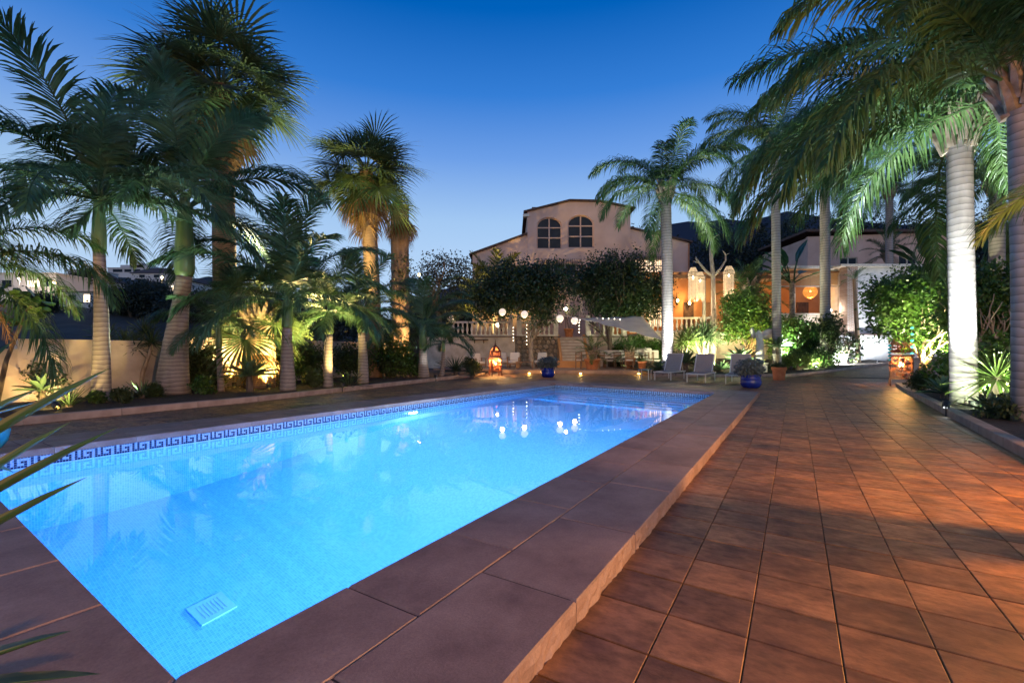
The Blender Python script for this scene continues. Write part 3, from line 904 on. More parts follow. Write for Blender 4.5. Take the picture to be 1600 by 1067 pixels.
# ground floor wing in ochre render, standing forward below the right wing
oc = thing('veranda', 'ochre veranda with pergola beams, rattan blinds and lamplit wall', 'veranda')
VY = 33.0
vx = lambda px: PX(px, VY)
vz = lambda py: PZ(py, VY)
FLZ = TZ + .3
MB().prism([(vx(985), 29.5), (vx(1316) * .9, 27.6), (vx(1330), VY + .3), (vx(985), VY + .3)], -.05, FLZ).build('veranda_floor', M['cream'], oc)
WGv = (vx(1014), vx(1040), FLZ + .55, vz(474))
MB().plate([(vx(960), FLZ), (vx(1330), FLZ), (vx(1330), vz(425)), (vx(960), vz(425))], [rect(*WGv)], VY, .3).build('back_wall', M['orange'], oc)
MB().plate(rect(WGv[0], WGv[1], WGv[2], WGv[3]), [], VY + .12, .03).build('window_pane', M['curtainlit'], oc)
m = MB()
for k in range(9):
    x = WGv[0] + (WGv[1] - WGv[0]) * k / 8
    m.box((x, VY - .06, (WGv[2] + WGv[3]) / 2), (.03, .03, WGv[3] - WGv[2] + .3))
m.build('window_grille', M['iron'], oc)
for (pa, pb, mt) in ((1068, 1083, 'darkwood'), (1098, 1110, 'terracotta'), (1130, 1155, 'darkwood'), (1244, 1262, 'darkwood')):
    MB().box(((vx(pa) + vx(pb)) / 2, VY - .05, FLZ + 1.15), (vx(pb) - vx(pa), .1, 2.3)).build('door', M['wood'] if mt == 'terracotta' else M[mt], oc)
# pergola posts and beams
for px, d in ((1052, 29.3), (1100, 29.0), (1180, 28.6), (1240, 28.2), (1312, 27.8)):
    x = PX(px, d)
    if px == 1052: continue
    MB().lathe([(.16, FLZ), (.16, FLZ + .1), (.11, FLZ + .14), (.1, PZ(432, d)), (.15, PZ(431, d))], 14, (x, d, 0)).build('post', M['cream'], oc)
m = MB().bar((PX(1040, 29.3), 29.3, PZ(432, 29.3)), (PX(1205, 28.6), 28.6, PZ(433, 28.6)), .16, .22)
m.build('front_beam', M['wood'], oc)
for k in range(11):
    x = PX(1042, 29.3) + k * .62
    MB().bar((x, 28.4, PZ(429, 29)), (x + .9, VY, PZ(429, 29) + .35), .09, .14).build('rafter', M['wood'], oc)
# roofed right part with rattan blind
x0, x1 = PX(1212, 28.2), PX(1316, 27.8)
MB().box(((x0 + x1) / 2, 30.4, PZ(419, 28)), (x1 - x0 + .6, 5.6, .16)).build('roof_slab', M['plaster'], oc)
MB().bar((x0, 28.1, PZ(425, 28)), (x1, 27.8, PZ(425, 28)), .2, .16).build('front_beam', M['wood'], oc)
for k in range(9):
    MB().tube([(x0 + .05, 28.0, PZ(429 + k * 1.9, 28)), (x1 - .05, 27.85, PZ(429 + k * 1.9, 28))], .028, 6).build('blind_slat', M['ratt'], oc)
MB().box(((x0 + x1) / 2, 27.95, PZ(447.5, 28)), (x1 - x0 - .1, .08, .1)).build('lintel', M['cream'], oc)
MB().plate(rect(x0 - 1.6, x1, -.05, PZ(491.5, 27.7)), [], 27.65, .25).build('parapet', M['cream'], oc)
MB().box(((x0 - 1.6 + x1) / 2, 27.76, PZ(491, 27.7)), (x1 - x0 + 1.6, .36, .1)).build('parapet_cap', M['plaster'], oc)
# white outbuilding wall at the right with brick column
ob = thing('white_outbuilding', 'whitewashed garden building with a brick corner column', 'building')
OY = 26.6
ox = lambda px: PX(px, OY)
oz = lambda py: PZ(py, OY)
MB().box(((ox(1333) + ox(1480)) / 2, OY + 1.2, (oz(418) - .05) / 2), (ox(1480) - ox(1333), 2.4, oz(418) + .05)).build('wall', M['white'], ob)
MB().box(((ox(1310) + ox(1480)) / 2, OY + 1.1, oz(416)), (ox(1480) - ox(1310) + .2, 2.9, .14)).build('roof_slab', M['plaster'], ob)
MB().box((0, 0, 0), (ox(1335) - ox(1318.5), .62, oz(418) + .05)).build('brick_column', M['brick'], ob, ((ox(1335) + ox(1318.5)) / 2, OY + .05, (oz(418) - .05) / 2))
MB().box(((ox(1296) + ox(1395)) / 2, OY - .25, oz(524) / 2), (ox(1395) - ox(1296), .3, oz(524))).build('stone_plinth', M['white'], ob)
MB().box(((ox(1296) + ox(1395)) / 2, OY - .24, oz(523)), (ox(1395) - ox(1296) + .1, .38, .09)).build('plinth_cap', M['rooftile'], ob)
# pink house behind, right
ph = thing('pink_house', 'pink neighbouring house beyond the white outbuilding', 'house')
QY = 46.0
qx = lambda px: PX(px, QY)
qz = lambda py: PZ(py, QY)
Ws = [(1312, 1340, 417, 402), (1404, 1433, 414, 392)]
MB().plate([(qx(1262), 0), (qx(1500), 0), (qx(1500), qz(362)), (qx(1262), qz(370))], [rect(qx(a), qx(b_), qz(c_), qz(d_)) for a, b_, c_, d_ in Ws], QY, .3).build('front_wall', M['pink'], ph)
MB().box(((qx(1262) + qx(1500)) / 2, QY + 4.3, qz(368) / 2 - .1), (qx(1500) - qx(1262), 8, qz(368) - .3)).build('house_body', M['pink'], ph)
MB().box(((qx(1255) + qx(1505)) / 2, QY + 4, qz(362)), (qx(1505) - qx(1255), 9, .25)).build('roof', M['rooftile'], ph)
for a, b_, c_, d_ in Ws:
    wv_ = link('window', None, ph, (0, 0, 0))
    MB().plate(rect(qx(a), qx(b_), qz(c_), qz(d_)), [rect(qx(a) + .1, (qx(a) + qx(b_)) / 2 - .05, qz(c_) + .1, qz(d_) - .1), rect((qx(a) + qx(b_)) / 2 + .05, qx(b_) - .1, qz(c_) + .1, qz(d_) - .1)], QY + .08, .06).build('frame', M['cream'], wv_)
    for s_ in (0, 1):
        xa = qx(a) + (qx(b_) - qx(a)) * (.5 * s_) + .06; xb = xa + (qx(b_) - qx(a)) / 2 - .12
        MB().plate(rect(xa, xb, qz(c_) + .06, qz(d_) - .06), [], QY + .15, .02).build('pane', M['glass'], wv_)

# ================================================================ HILLSIDE AND FAR HOUSES
def terr_h(az, r_):
    k = max(0, (r_ - 26) / 74)
    h = 13.2 * k ** 1.15 if r_ < 100 else 13.2 + (r_ - 100) / 80 * 17 if r_ < 180 else 30.2 + (r_ - 180) * .02
    pxx = 800 + math.tan(az) * FPX
    if pxx > 330: h *= max(.45, 1 - (pxx - 330) / 500)
    return h
m = MB()
NA, NR_ = 90, 40
az0, az1 = R(-64), R(66)
rg = random.Random(8)
idx = {}
for i in range(NA + 1):
    az = az0 + (az1 - az0) * i / NA
    pxx = 800 + math.tan(az) * FPX
    r0 = 25 if pxx < 640 else 72
    for j in range(NR_ + 1):
        r_ = r0 + (700 - r0) * (j / NR_) ** 2.2
        h = terr_h(az, r_) + (rg.uniform(-.02, .02) * r_ * .35 if j else 0) - .2
        m.v.append((math.sin(az) * r_ / max(.45, math.cos(az)) * 1.0, math.cos(az) * r_ / max(.45, math.cos(az)), h))
for i in range(NA):
    for j in range(NR_):
        a = i * (NR_ + 1) + j
        m.f.append((a, a + NR_ + 1, a + NR_ + 2, a + 1)); m.uv.append(None)
tag(m.build('hillside', M['hill'], smooth=True), 'dark scrub covered hillside beyond the garden wall', kind='structure')
# mountain
m = MB(); D = 900.0
prof = [(640, 470), (760, 430), (900, 400), (1000, 372), (1050, 350), (1075, 346), (1100, 348), (1130, 342), (1170, 346), (1230, 330), (1290, 340), (1400, 352), (1500, 345), (1600, 350), (1750, 380)]
for k, (a, b_) in enumerate(prof):
    q = P(a, b_, D); m.v += [(q.x, D - 250, 0), (q.x, D, q.z), (q.x, D + 300, 0)]
for k in range(len(prof) - 1):
    a = 3 * k
    m.f += [(a, a + 3, a + 4, a + 1), (a + 1, a + 4, a + 5, a + 2)]; m.uv += [None, None]
tag(m.build('mountain', M['mount'], smooth=True), 'dark mountain ridge behind the villa', kind='structure')
def far_house(px0, px1, pt, pb, d, label, wins=(), lit=(), roof=None, dep=9, steps=()):
    t = thing('hill_house', label, 'house', P((px0 + px1) / 2, pb, d), group='houses on the dark hillside')
    w_ = (px1 - px0) / FPX * d; h = (pb - pt) / FPX * d
    MB().box((0, dep / 2, h / 2 - 2), (w_, dep, h + 4)).build('wall', M['farwhite'], t)
    if roof:
        z = h; e_ = w_ / 2 + .5
        MB().add([(-e_, -.5, z), (e_, -.5, z), (e_, dep + .5, z), (-e_, dep + .5, z), (-e_ * .5, dep / 2, z + roof), (e_ * .5, dep / 2, z + roof)],
                 [(0, 1, 5, 4), (1, 2, 5), (2, 3, 4, 5), (3, 0, 4), (3, 2, 1, 0)]).build('roof', M['rooftile'], t)
    else:
        MB().box((0, dep / 2, h + .12), (w_ + .5, dep + .5, .24)).build('roof', M['farwhite'], t)
    for (a, b_, c_, e_) in steps:
        MB().box((a * w_, dep / 2 + 1, h + e_ / 2 + .2), (b_ * w_, dep - 2, e_)).build('upper_storey', M['farwhite'], t)
    for k, (u, v_, ww, hh) in enumerate(wins):
        wo_ = link('window', None, t, (u * w_, -.02, v_ * h))
        MB().plate(rect(-ww / 2 - .12, ww / 2 + .12, -hh / 2 - .12, hh / 2 + .12), [rect(-ww / 2, ww / 2, -hh / 2, hh / 2)], -.06, .08).build('frame', M['farwhite'], wo_)
        MB().plate(rect(-ww / 2, ww / 2, -hh / 2, hh / 2), [], -.012, .02).build('pane', M['farlit'] if k in lit else M['glass'], wo_)
    return t
far_house(-40, 88, 428, 462, 92, 'wide white hillside house with two small lit windows', [(.2, .55, 1.6, 1.2), (.26, .55, 1.2, 1.2), (.38, .6, 2.4, 1.6), (-.1, .55, 2, 1.4)], (0, 1))
far_house(86, 143, 456, 476, 78, 'low white bungalow beneath the street lamp on the hillside', [(-.02, .55, 1.3, .9), (.38, .5, 1.1, 1.3)], (1,), roof=.7)
far_house(88, 152, 437, 446, 118, 'dark roofed house half hidden behind the hillside trees', [(.2, .5, 2, 1)], (), roof=3.2)
far_house(105, 148, 422, 431, 150, 'small floodlit flat roofed house on the skyline, left of the white villa', [(.1, .5, 1.4, 1)], ())
far_house(168, 232, 419, 427, 190, 'large white modern villa on top of the hill', [(-.25, .5, 4, 1.2), (.0, .5, 3, 1.2), (.22, .5, 3, 1.2)], (), steps=((.06, .7, 0, 1.5), (.12, .3, 0, 2.4)))
far_house(205, 262, 427, 436, 160, 'brown roofed hill house below the white modern villa', [(-.2, .5, 2, 1), (.2, .5, 2, 1)], (), roof=2.6)
far_house(262, 300, 440, 462, 95, 'warmly lit hillside house behind the thick bottle palm', [(-.2, .5, 1.4, 1.2)], (0,), roof=1.4)
# retaining walls on the slope lit by the street lamps
def street_lamp(px, py, d, label, h=5.0, power=300, col=(1, .62, .25)):
    q = P(px, py, d)
    t = thing('street_lamp', label, 'street lamp', (q.x, q.y, q.z - h), group='street lamps on the hillside')
    MB().tube([(0, 0, -1.5), (0, 0, h - .1)], [.09, .05], 8).build('pole', M['grey'], t)
    MB().lathe([(.05, h - .12), (.24, h), (.26, h + .12), (.05, h + .3)], 10).build('lamp_head', M['e_warm'], t)
    lamp(t, (0, -.5, h - .25), power, col, size=.2)
street_lamp(85, 442, 84, 'tall street lamp glowing between the white hillside houses', power=900)
street_lamp(253, 434, 100, 'glowing street lamp just left of the thick bottle palm', power=1200)
street_lamp(31, 436, 88, 'bright white lamp on the wide hillside house', 3.5, 900, (1, .85, .65))
street_lamp(655, 430, 70, 'small orange street lamp behind the bare dark tree', 4, 300)
# ================================================================ VEGETATION
def fast_mesh(name, V, nv, mat, smooth=False):
    """V: (n, nv, 3) array of separate polygons"""
    V = np.asarray(V, dtype=np.float32)
    n = V.shape[0]
    me = bpy.data.meshes.new(name)
    me.vertices.add(n * nv); me.vertices.foreach_set('co', V.reshape(-1))
    me.loops.add(n * nv); me.loops.foreach_set('vertex_index', np.arange(n * nv, dtype=np.int32))
    me.polygons.add(n)
    me.polygons.foreach_set('loop_start', np.arange(0, n * nv, nv, dtype=np.int32))
    me.polygons.foreach_set('loop_total', np.full(n, nv, dtype=np.int32))
    me.materials.append(mat)
    me.update(calc_edges=True)
    return me
def blade(m, p, d, side, length, wd, hang, nseg=3, prof=None, up=None):
    """one leaflet: a tapering strip bending under gravity"""
    prof = prof or (.55, 1.0, .8, .06)
    vs = []; p = Vector(p); d = Vector(d).normalized()
    for k in range(nseg + 1):
        s_ = side - d * side.dot(d)
        s_ = s_.normalized() if s_.length > 1e-6 else Vector((0, 1, 0))
        w_ = wd * prof[min(k, len(prof) - 1)] / 2
        vs += [p - s_ * w_, p + s_ * w_]
        p = p + d * (length / nseg)
        d = (d + Vector((0, 0, -hang * (k + 1) / nseg))).normalized()
    m.add(vs, [(2 * k, 2 * k + 1, 2 * k + 3, 2 * k + 2) for k in range(nseg)])
def pinnate(L, n, ll, e0, bend, hang, plume, wd, seed, pet=.14, rr=.028):
    rg = random.Random(seed); m = MB()
    NP = 22; pts = [Vector((0, 0, 0))]; tan = []
    yaw = rg.uniform(-.25, .25)
    for i in range(NP):
        t = i / NP
        a = R(e0) - R(bend) * t ** 1.3
        y = yaw * t
        tan.append(Vector((math.cos(a) * math.cos(y), math.cos(a) * math.sin(y), math.sin(a))))
        pts.append(pts[-1] + tan[-1] * (L / NP))
    tan.append(tan[-1])
    m.tube(pts, [rr * (1 - .88 * i / NP) for i in range(NP + 1)], 5)
    for i in range(n):
        tt = (i + rg.uniform(-.3, .3)) / n
        t = min(.995, max(pet, pet + (1 - pet) * tt))
        f = t * NP; k = min(int(f), NP - 1); p = pts[k].lerp(pts[k + 1], f - k); T = tan[k]
        S0 = Vector((-math.sin(yaw), math.cos(yaw), 0)); N_ = T.cross(S0)
        if N_.z < 0: N_ = -N_
        q = max(0, tt)
        ln = ll * (.45 + .55 * math.sin(PI * min(1, .18 + q * .62))) * (1 if q < .75 else 1 - (q - .75) * 2.2) * rg.uniform(.85, 1.1)
        for s_ in (-1, 1):
            a = R(28 + 34 * q + rg.uniform(-8, 8))
            d = S0 * s_ * math.cos(a) + T * math.sin(a) + N_ * rg.uniform(-plume, plume) + N_ * .18
            blade(m, p, d, T, ln, wd, hang * rg.uniform(.7, 1.3))
    return m
def fanleaf(Rr, n, pet, e0, seed, hang=.5, span=118):
    rg = random.Random(seed); m = MB()
    a = R(e0); pts = [Vector((0, 0, 0))]
    for k in range(5):
        pts.append(pts[-1] + Vector((math.cos(a), 0, math.sin(a))) * (pet / 5)); a -= R(7)
    m.tube(pts, [.03, .024, .02, .018, .016, .014], 5)
    T = Vector((math.cos(a), 0, math.sin(a))); S0 = Vector((0, 1, 0)); N_ = T.cross(S0)
    if N_.z < 0: N_ = -N_
    c0 = pts[-1]
    for i in range(n):
        ph = R(-span + 2 * span * (i + .5) / n)
        d = T * math.cos(ph) + S0 * math.sin(ph) + N_ * (.12 * (i % 2) + .1)
        ln = Rr * (.7 + .3 * math.cos(ph * .7)) * rg.uniform(.9, 1.08)
        side = (-T * math.sin(ph) + S0 * math.cos(ph))
        wdt = 2 * ln * .5 * math.tan(R(span / n)) * .92
        blade(m, c0, d, side, ln, wdt, hang * rg.uniform(.6, 1.4), 4, (.12, .62, 1.0, .55, .05))
    return m
FR_ME = {}
def fronds(kind):
    if kind in FR_ME: return FR_ME[kind]
    out = []
    if kind == 'queen':
        for e0, bend, hang in ((72, 92, 1.6), (60, 106, 1.7), (48, 112, 1.8), (32, 108, 1.9), (12, 90, 1.9), (-18, 62, 1.6)):
            out.append([pinnate(4.3, 112, 1.0, e0 + d_, bend + d_, hang, .4, .036, 100 + e0 + d_).mesh('frond', M['frond']) for d_ in (-5, 4)])
    elif kind == 'king':
        for e0, bend, hang in ((80, 55, .6), (62, 78, .8), (44, 88, .95), (24, 88, 1.05), (2, 70, 1.05)):
            out.append([pinnate(3.0, 76, .8, e0 + d_, bend + d_, hang, .16, .038, 200 + e0 + d_).mesh('frond', M['frondk']) for d_ in (-5, 4)])
    elif kind == 'areca':
        for e0, bend, hang in ((82, 50, .35), (66, 62, .4), (50, 72, .5), (32, 70, .5)):
            out.append([pinnate(2.2, 40, .5, e0 + d_, bend + d_, hang, .12, .04, 300 + e0 + d_, rr=.016).mesh('frond', M['areca']) for d_ in (-5, 4)])
    elif kind == 'fan':
        for e0 in (82, 62, 42, 22, 2, -22):
            out.append([fanleaf(1.25, 44, (1.2, .55, .9)[d_], e0 - 8 * d_, 400 + e0 + d_, .38).mesh('frond', M['fan']) for d_ in (0, 1, 2)])
    elif kind == 'deadfan':
        for e0 in (-48, -66, -78):
            out.append([fanleaf(.95, 26, .9, e0, 500 + e0 + d_, .9, 80).mesh('dead_frond', M['dead']) for d_ in (0, 1)])
    elif kind == 'date':
        for e0, bend, hang in ((80, 40, .15), (60, 55, .2), (40, 62, .25), (18, 55, .3), (-8, 45, .3)):
            out.append([pinnate(1.5, 40, .36, e0 + d_, bend + d_, hang, .25, .022, 600 + e0 + d_, rr=.014).mesh('frond', M['frond']) for d_ in (-4, 4)])
    FR_ME[kind] = out
    return out
def trunk_path(h, lean, wob, seed, step_=.09):
    rg = random.Random(seed); n_ = max(6, int(h / step_))
    ph = rg.uniform(0, 6)
    return [Vector((lean[0] * (k / n_) ** 1.5 + wob * math.sin(ph + 2.2 * k / n_) * (k / n_), lean[1] * (k / n_), h * k / n_)) for k in range(n_ + 1)]
def palm(label, base, h, rad, kind, scale, n, seed, trunk='ring_grey', lean=(0, 0), shaft=0, emin=-40, emax=85, skirt=0, boots=True, wob=.05, name=None, ridge=.006, seedpods=0, drop=0):
    """rad: function of t or (base, top)"""
    rg = random.Random(seed)
    nm = name or {'queen': 'queen_palm', 'king': 'king_palm', 'fan': 'fan_palm', 'areca': 'areca_palm', 'date': 'date_palm', 'deadfan': 'fan_palm'}[kind]
    t = thing(nm, label, 'palm', base)
    path = trunk_path(h, lean, wob, seed)
    m_ = len(path)
    rf = rad if callable(rad) else (lambda q: rad[0] + (rad[1] - rad[0]) * q)
    rr = [rf(k / (m_ - 1)) * (1 + (ridge if k % 2 else -ridge * .3) + rg.uniform(-.01, .01)) for k in range(m_)]
    MB().tube(path, rr, 16).build('trunk', M[trunk], t, smooth=True)
    top = path[-1]
    if shaft:
        r_ = rr[-1]
        sp = [top + Vector((0, 0, shaft * q)) for q in (0, .06, .25, .6, .85, 1)]
        MB().tube(sp, [r_ * 1.0, r_ * 1.22, r_ * 1.25, r_ * 1.0, r_ * .8, r_ * .5], 14).build('crownshaft', M['shaft'], t, smooth=True)
        top = sp[-2]
    if boots:
        bm = MB(); r_ = rr[-1]
        for k in range(26):
            a = k * 2.4; z = -.55 + .6 * k / 26
            p0 = top + Vector((math.cos(a) * r_ * .9, math.sin(a) * r_ * .9, z * scale))
            p1 = p0 + Vector((math.cos(a) * .12, math.sin(a) * .12, .3)) * scale
            p2 = p1 + Vector((math.cos(a) * .16, math.sin(a) * .16, .22)) * scale
            bm.tube([p0, p1, p2], [.1 * scale, .085 * scale, .03 * scale], 6)
        bm.build('leaf_base_sheath', M['boot'], t)
    F = fronds(kind); nc = len(F) - drop
    for k in range(n):
        q = (k + .5) / n
        e_ = emax + (emin - emax) * q
        c_ = min(nc - 1, int(q * nc))
        me = F[c_][rg.randint(0, len(F[c_]) - 1)]
        az = k * 2.39996 + rg.uniform(-.25, .25)
        o = link('frond', me, t, top + Vector((math.cos(az) * .05, math.sin(az) * .05, -.12 * q * scale)), rot=(rg.uniform(-.14, .14), rg.uniform(-.1, .1), az), scale=scale * rg.uniform(.86, 1.1))
    if skirt:
        D = fronds('deadfan')
        for k in range(skirt):
            az = k * 2.39996 + .4; q = k / max(1, skirt)
            me = D[min(2, int(q * 3))][k % 2]
            link('dead_frond', me, t, top + Vector((math.cos(az) * rr[-1] * .8, math.sin(az) * rr[-1] * .8, -.25 - .9 * q * scale)), rot=(0, 0, az), scale=scale * rg.uniform(.8, 1.05))
    for k in range(seedpods):
        a = rg.uniform(2.4, 4.2); m = MB()
        c0 = top + Vector((math.cos(a) * .55, math.sin(a) * .55, -.55))
        m.tube([top + Vector((0, 0, -.1)), top + Vector((math.cos(a) * .4, math.sin(a) * .4, .05)), c0], .025, 6)
        for q in range(140):
            z = -rg.random() * .85
            r_ = .16 * math.sin(PI * min(1, .15 - z)) * rg.random() ** .4
            b_ = rg.uniform(0, 6.28)
            c_ = c0 + Vector((math.cos(b_) * r_, math.sin(b_) * r_, z))
            m.lathe([(.004, -.02), (.018, 0), (.004, .02)], 5, c_)
        tag(m.build('seed_cluster', M['spike'], t), kind='stuff')
    return t
def leaf_crown(name, blobs, n, size, mat, seed, parent, clump=.22, aspect=.5, per=26):
    """leaves gathered in clumps inside several uneven ellipsoids"""
    rs = np.random.RandomState(seed)
    cl = max(1, n // per); P_ = []
    wts = np.array([b_[3] * b_[4] * b_[5] for b_ in blobs]); wts = wts / wts.sum()
    which = rs.choice(len(blobs), cl, p=wts)
    B = np.array(blobs)[which]
    d = rs.normal(size=(cl, 3)); d /= np.linalg.norm(d, axis=1)[:, None]
    rad = rs.rand(cl) ** .42
    C = B[:, :3] + d * rad[:, None] * B[:, 3:6]
    C = np.repeat(C, per, axis=0)
    N = C.shape[0]
    C = C + rs.normal(size=(N, 3)) * clump
    u = rs.normal(size=(N, 3)); u[:, 2] -= .35; u /= np.linalg.norm(u, axis=1)[:, None]
    v = np.cross(u, rs.normal(size=(N, 3))); v /= np.linalg.norm(v, axis=1)[:, None] + 1e-9
    s_ = size * (.6 + .8 * rs.rand(N))[:, None]
    a = C; b_ = C + u * s_ * .5 + v * s_ * aspect * .5; c_ = C + u * s_; e_ = C + u * s_ * .5 - v * s_ * aspect * .5
    V = np.stack([a, b_, c_, e_], axis=1)
    return link(name, fast_mesh(name, V, 4, mat), parent)
def branches(m, p, d, ln, r_, depth, rg, spread=.7, twist=.0):
    p = Vector(p); pts = [p]; dd = Vector(d).normalized()
    for k in range(4):
        dd = (dd + Vector((rg.uniform(-.25, .25), rg.uniform(-.25, .25), rg.uniform(-.1, .2)))).normalized()
        pts.append(pts[-1] + dd * ln / 4)
    m.tube(pts, [r_, r_ * .88, r_ * .78, r_ * .68, r_ * .58], 7 if depth > 1 else 5)
    if depth > 0:
        for k in range(3 if depth > 1 else 4):
            nd = (dd + Vector((rg.uniform(-1, 1), rg.uniform(-1, 1), rg.uniform(-.1, .8))) * spread).normalized()
            branches(m, pts[rg.choice((2, 3, 4))], nd, ln * rg.uniform(.55, .8), r_ * .52, depth - 1, rg, spread)
def tree(name, label, cat, base, h, trunk_r, blobs, n, size, mt, seed, bark='bark', clump=.22, aspect=.5, depth=2, stems=1, per=26, group=None, lean=0):
    rg = random.Random(seed)
    t = thing(name, label, cat, base, group=group)
    m = MB()
    for k in range(stems):
        d = Vector((rg.uniform(-.25, .25) * (stems > 1) + lean, rg.uniform(-.2, .2) * (stems > 1), 1))
        branches(m, (0, 0, -.1), d, h, trunk_r, depth, rg)
    m.build('trunk', M[bark], t, smooth=True)
    if n: leaf_crown('crown', blobs, n, size, M[mt], seed, t, clump, aspect, per)
    return t
# rosettes
def agave_leaf():
    m = MB(); L_ = 1.0
    prof = ((0, .10), (.2, .17), (.45, .24), (.7, .2), (.88, .1), (1, .004))
    vs = []
    for s_, w_ in prof:
        z = .16 * s_ - .22 * s_ * s_
        vs += [(s_, -w_ / 2, z + .05 * (w_ / .24)), (s_, 0, z - .03 * (w_ / .24)), (s_, w_ / 2, z + .05 * (w_ / .24))]
    n_ = len(prof)
    fs = []
    for k in range(n_ - 1):
        fs += [(3 * k, 3 * k + 1, 3 * k + 4, 3 * k + 3), (3 * k + 1, 3 * k + 2, 3 * k + 5, 3 * k + 4)]
    m.add(vs, fs)
    return m
AG = {k: agave_leaf().mesh('leaf', M[k], True) for k in ('agave', 'spike', 'yucca')}
def thin_leaf():
    m = MB(); vs = []
    for s_, w_ in ((0, .05), (.3, .06), (.65, .045), (.9, .02), (1, .002)):
        z = -.12 * s_ * s_
        vs += [(s_, -w_ / 2, z + .012), (s_, 0, z - .006), (s_, w_ / 2, z + .012)]
    fs = []
    for k in range(4):
        fs += [(3 * k, 3 * k + 1, 3 * k + 4, 3 * k + 3), (3 * k + 1, 3 * k + 2, 3 * k + 5, 3 * k + 4)]
    return m.add(vs, fs)
TL = {k: thin_leaf().mesh('leaf', M[k], True) for k in ('yucca', 'spike', 'agave')}
def rosette(name, label, base, rad, n, seed, meshes, cat='plant', stem=0, emin=0, emax=82, group=None):
    rg = random.Random(seed)
    t = thing(name, label, cat, base, group=group)
    MB().tube([(0, 0, -.05), (0, 0, stem + rad * .12)], [rad * .12, rad * .09], 8).build('stem', M['bark'], t)
    for k in range(n):
        q = (k + .5) / n; az = k * 2.39996 + rg.uniform(-.15, .15)
        el = R(emax + (emin - emax) * q ** .85 + rg.uniform(-5, 5))
        s_ = rad * (.62 + .42 * q) * rg.uniform(.9, 1.08)
        link('leaf', meshes, t, (math.cos(az) * rad * .04, math.sin(az) * rad * .04, stem + rad * .1 * (1 - q)), rot=(0, -el, az), scale=s_)
    return t
def merged_spikes(name, label, base, heads, rad, n, seed, mt, trunk_r=.05, cat='plant'):
    """branched yucca or dracaena: stems plus one foliage mesh per head"""
    rg = random.Random(seed)
    t = thing(name, label, cat, base)
    src = thin_leaf()
    m = MB()
    for hx_, hy_, hz_ in heads:
        m.tube([(hx_ * .12, hy_ * .12, -.05), (hx_ * .35, hy_ * .3, hz_ * .4), (hx_ * .8, hy_ * .8, hz_ * .75), (hx_, hy_, hz_)], [trunk_r * 1.2, trunk_r, trunk_r * .8, trunk_r * .7], 7)
    m.build('stem', M['palebark'], t)
    for hx_, hy_, hz_ in heads:
        f = MB()
        for k in range(n):
            q = (k + .5) / n; az = k * 2.39996; el = R(85 - 115 * q + rg.uniform(-6, 6))
            Mx = Matrix.Rotation(az, 3, 'Z') @ Matrix.Rotation(-el, 3, 'Y')
            s_ = rad * rg.uniform(.8, 1.1)
            f.add([Mx @ (Vector(v) * s_) + Vector((hx_, hy_, hz_)) for v in src.v], src.f)
        f.build('leaf_head', M[mt], t)
    return t
LS = .10     # soil level in the left bed
def B(px, py, z=LS):
    return G(px, py, z)
def hgt(py, d, z0): return PZ(py, d) - z0
# ---- left bed palms
b_ = B(158, 628); d = b_.y
palm('tall slim king palm nearest the left wall pilaster', b_, hgt(395, d, LS), lambda q: .155 + .03 * (1 - q) ** 3 - .05 * q, 'king', 1.05, 17, 1, 'ring_king', (-.05, 0), shaft=1.45, emin=-25, boots=False)
b_ = B(270, 615); d = b_.y
palm('thick bottle trunked king palm behind the left kerb', b_, hgt(432, d, LS), lambda q: .40 - .22 * min(1, q * 1.25) ** .9, 'king', 1.15, 17, 2, 'ring_king', (.25, 0), shaft=2.1, emin=-30, boots=False)
b_ = Vector((PX(352, 14.5), 14.5, LS))
palm('tallest fan palm with broad brown trunk at the left', b_, hgt(135, 14.5, LS), (.36, .3), 'fan', 1.3, 46, 3, 'fan_trunk', (-.15, 0), skirt=22, emin=-35, boots=False)
b_ = Vector((PX(408, 13.6), 13.6, LS))
palm('short thick fan palm with lamplit yellow fronds behind the agave', b_, hgt(492, 13.6, LS), (.4, .36), 'fan', .95, 26, 4, 'fan_trunk', skirt=8, emin=-45, emax=70)
b_ = B(450, 610); d = b_.y
palm('king palm with pale ringed trunk just right of the big agave', b_, hgt(512, d, LS), (.21, .12), 'king', 1.0, 16, 5, 'ring_king', shaft=1.05, emin=-35, boots=False)
b_ = B(513, 605); d = b_.y
palm('slim young king palm second left of the furthest tall fan palm', b_, hgt(522, d, LS), (.15, .1), 'king', .72, 12, 6, 'ring_king', shaft=.8, emin=-25, boots=False)
b_ = B(567, 600); d = b_.y
palm('king palm standing in front of the furthest tall fan palm', b_, hgt(520, d, LS), (.19, .12), 'king', .78, 13, 7, 'ring_king', shaft=.95, emin=-30, boots=False)
b_ = Vector((PX(584, 19), 19, LS))
palm('tall fan palm standing alone against the sky left of centre', b_, hgt(268, 19, LS), (.36, .27), 'fan', 1.22, 44, 8, 'fan_trunk', (-.3, 0), skirt=14, emin=-40, boots=False)
b_ = Vector((PX(626, 22), 22, LS))
ivy = palm('fan palm trunk wrapped in dry vines behind the lone fan palm', b_, hgt(322, 22, LS), (.4, .44), 'deadfan', 1.15, 14, 9, 'fan_trunk', emin=-60, emax=-40, boots=False)
leaf_crown('vine', [(0, 0, 3.8, .5, .5, 2.6)], 5200, .13, M['shrub'], 9, ivy, .1, .5)
b_ = B(662, 590); d = b_.y
palm('bushy king palm at the far end of the left bed', b_, hgt(545, d, LS), (.24, .14), 'king', .85, 15, 10, 'ring_king', shaft=1.1, emin=-30, boots=False)
b_ = B(345, 612); d = b_.y
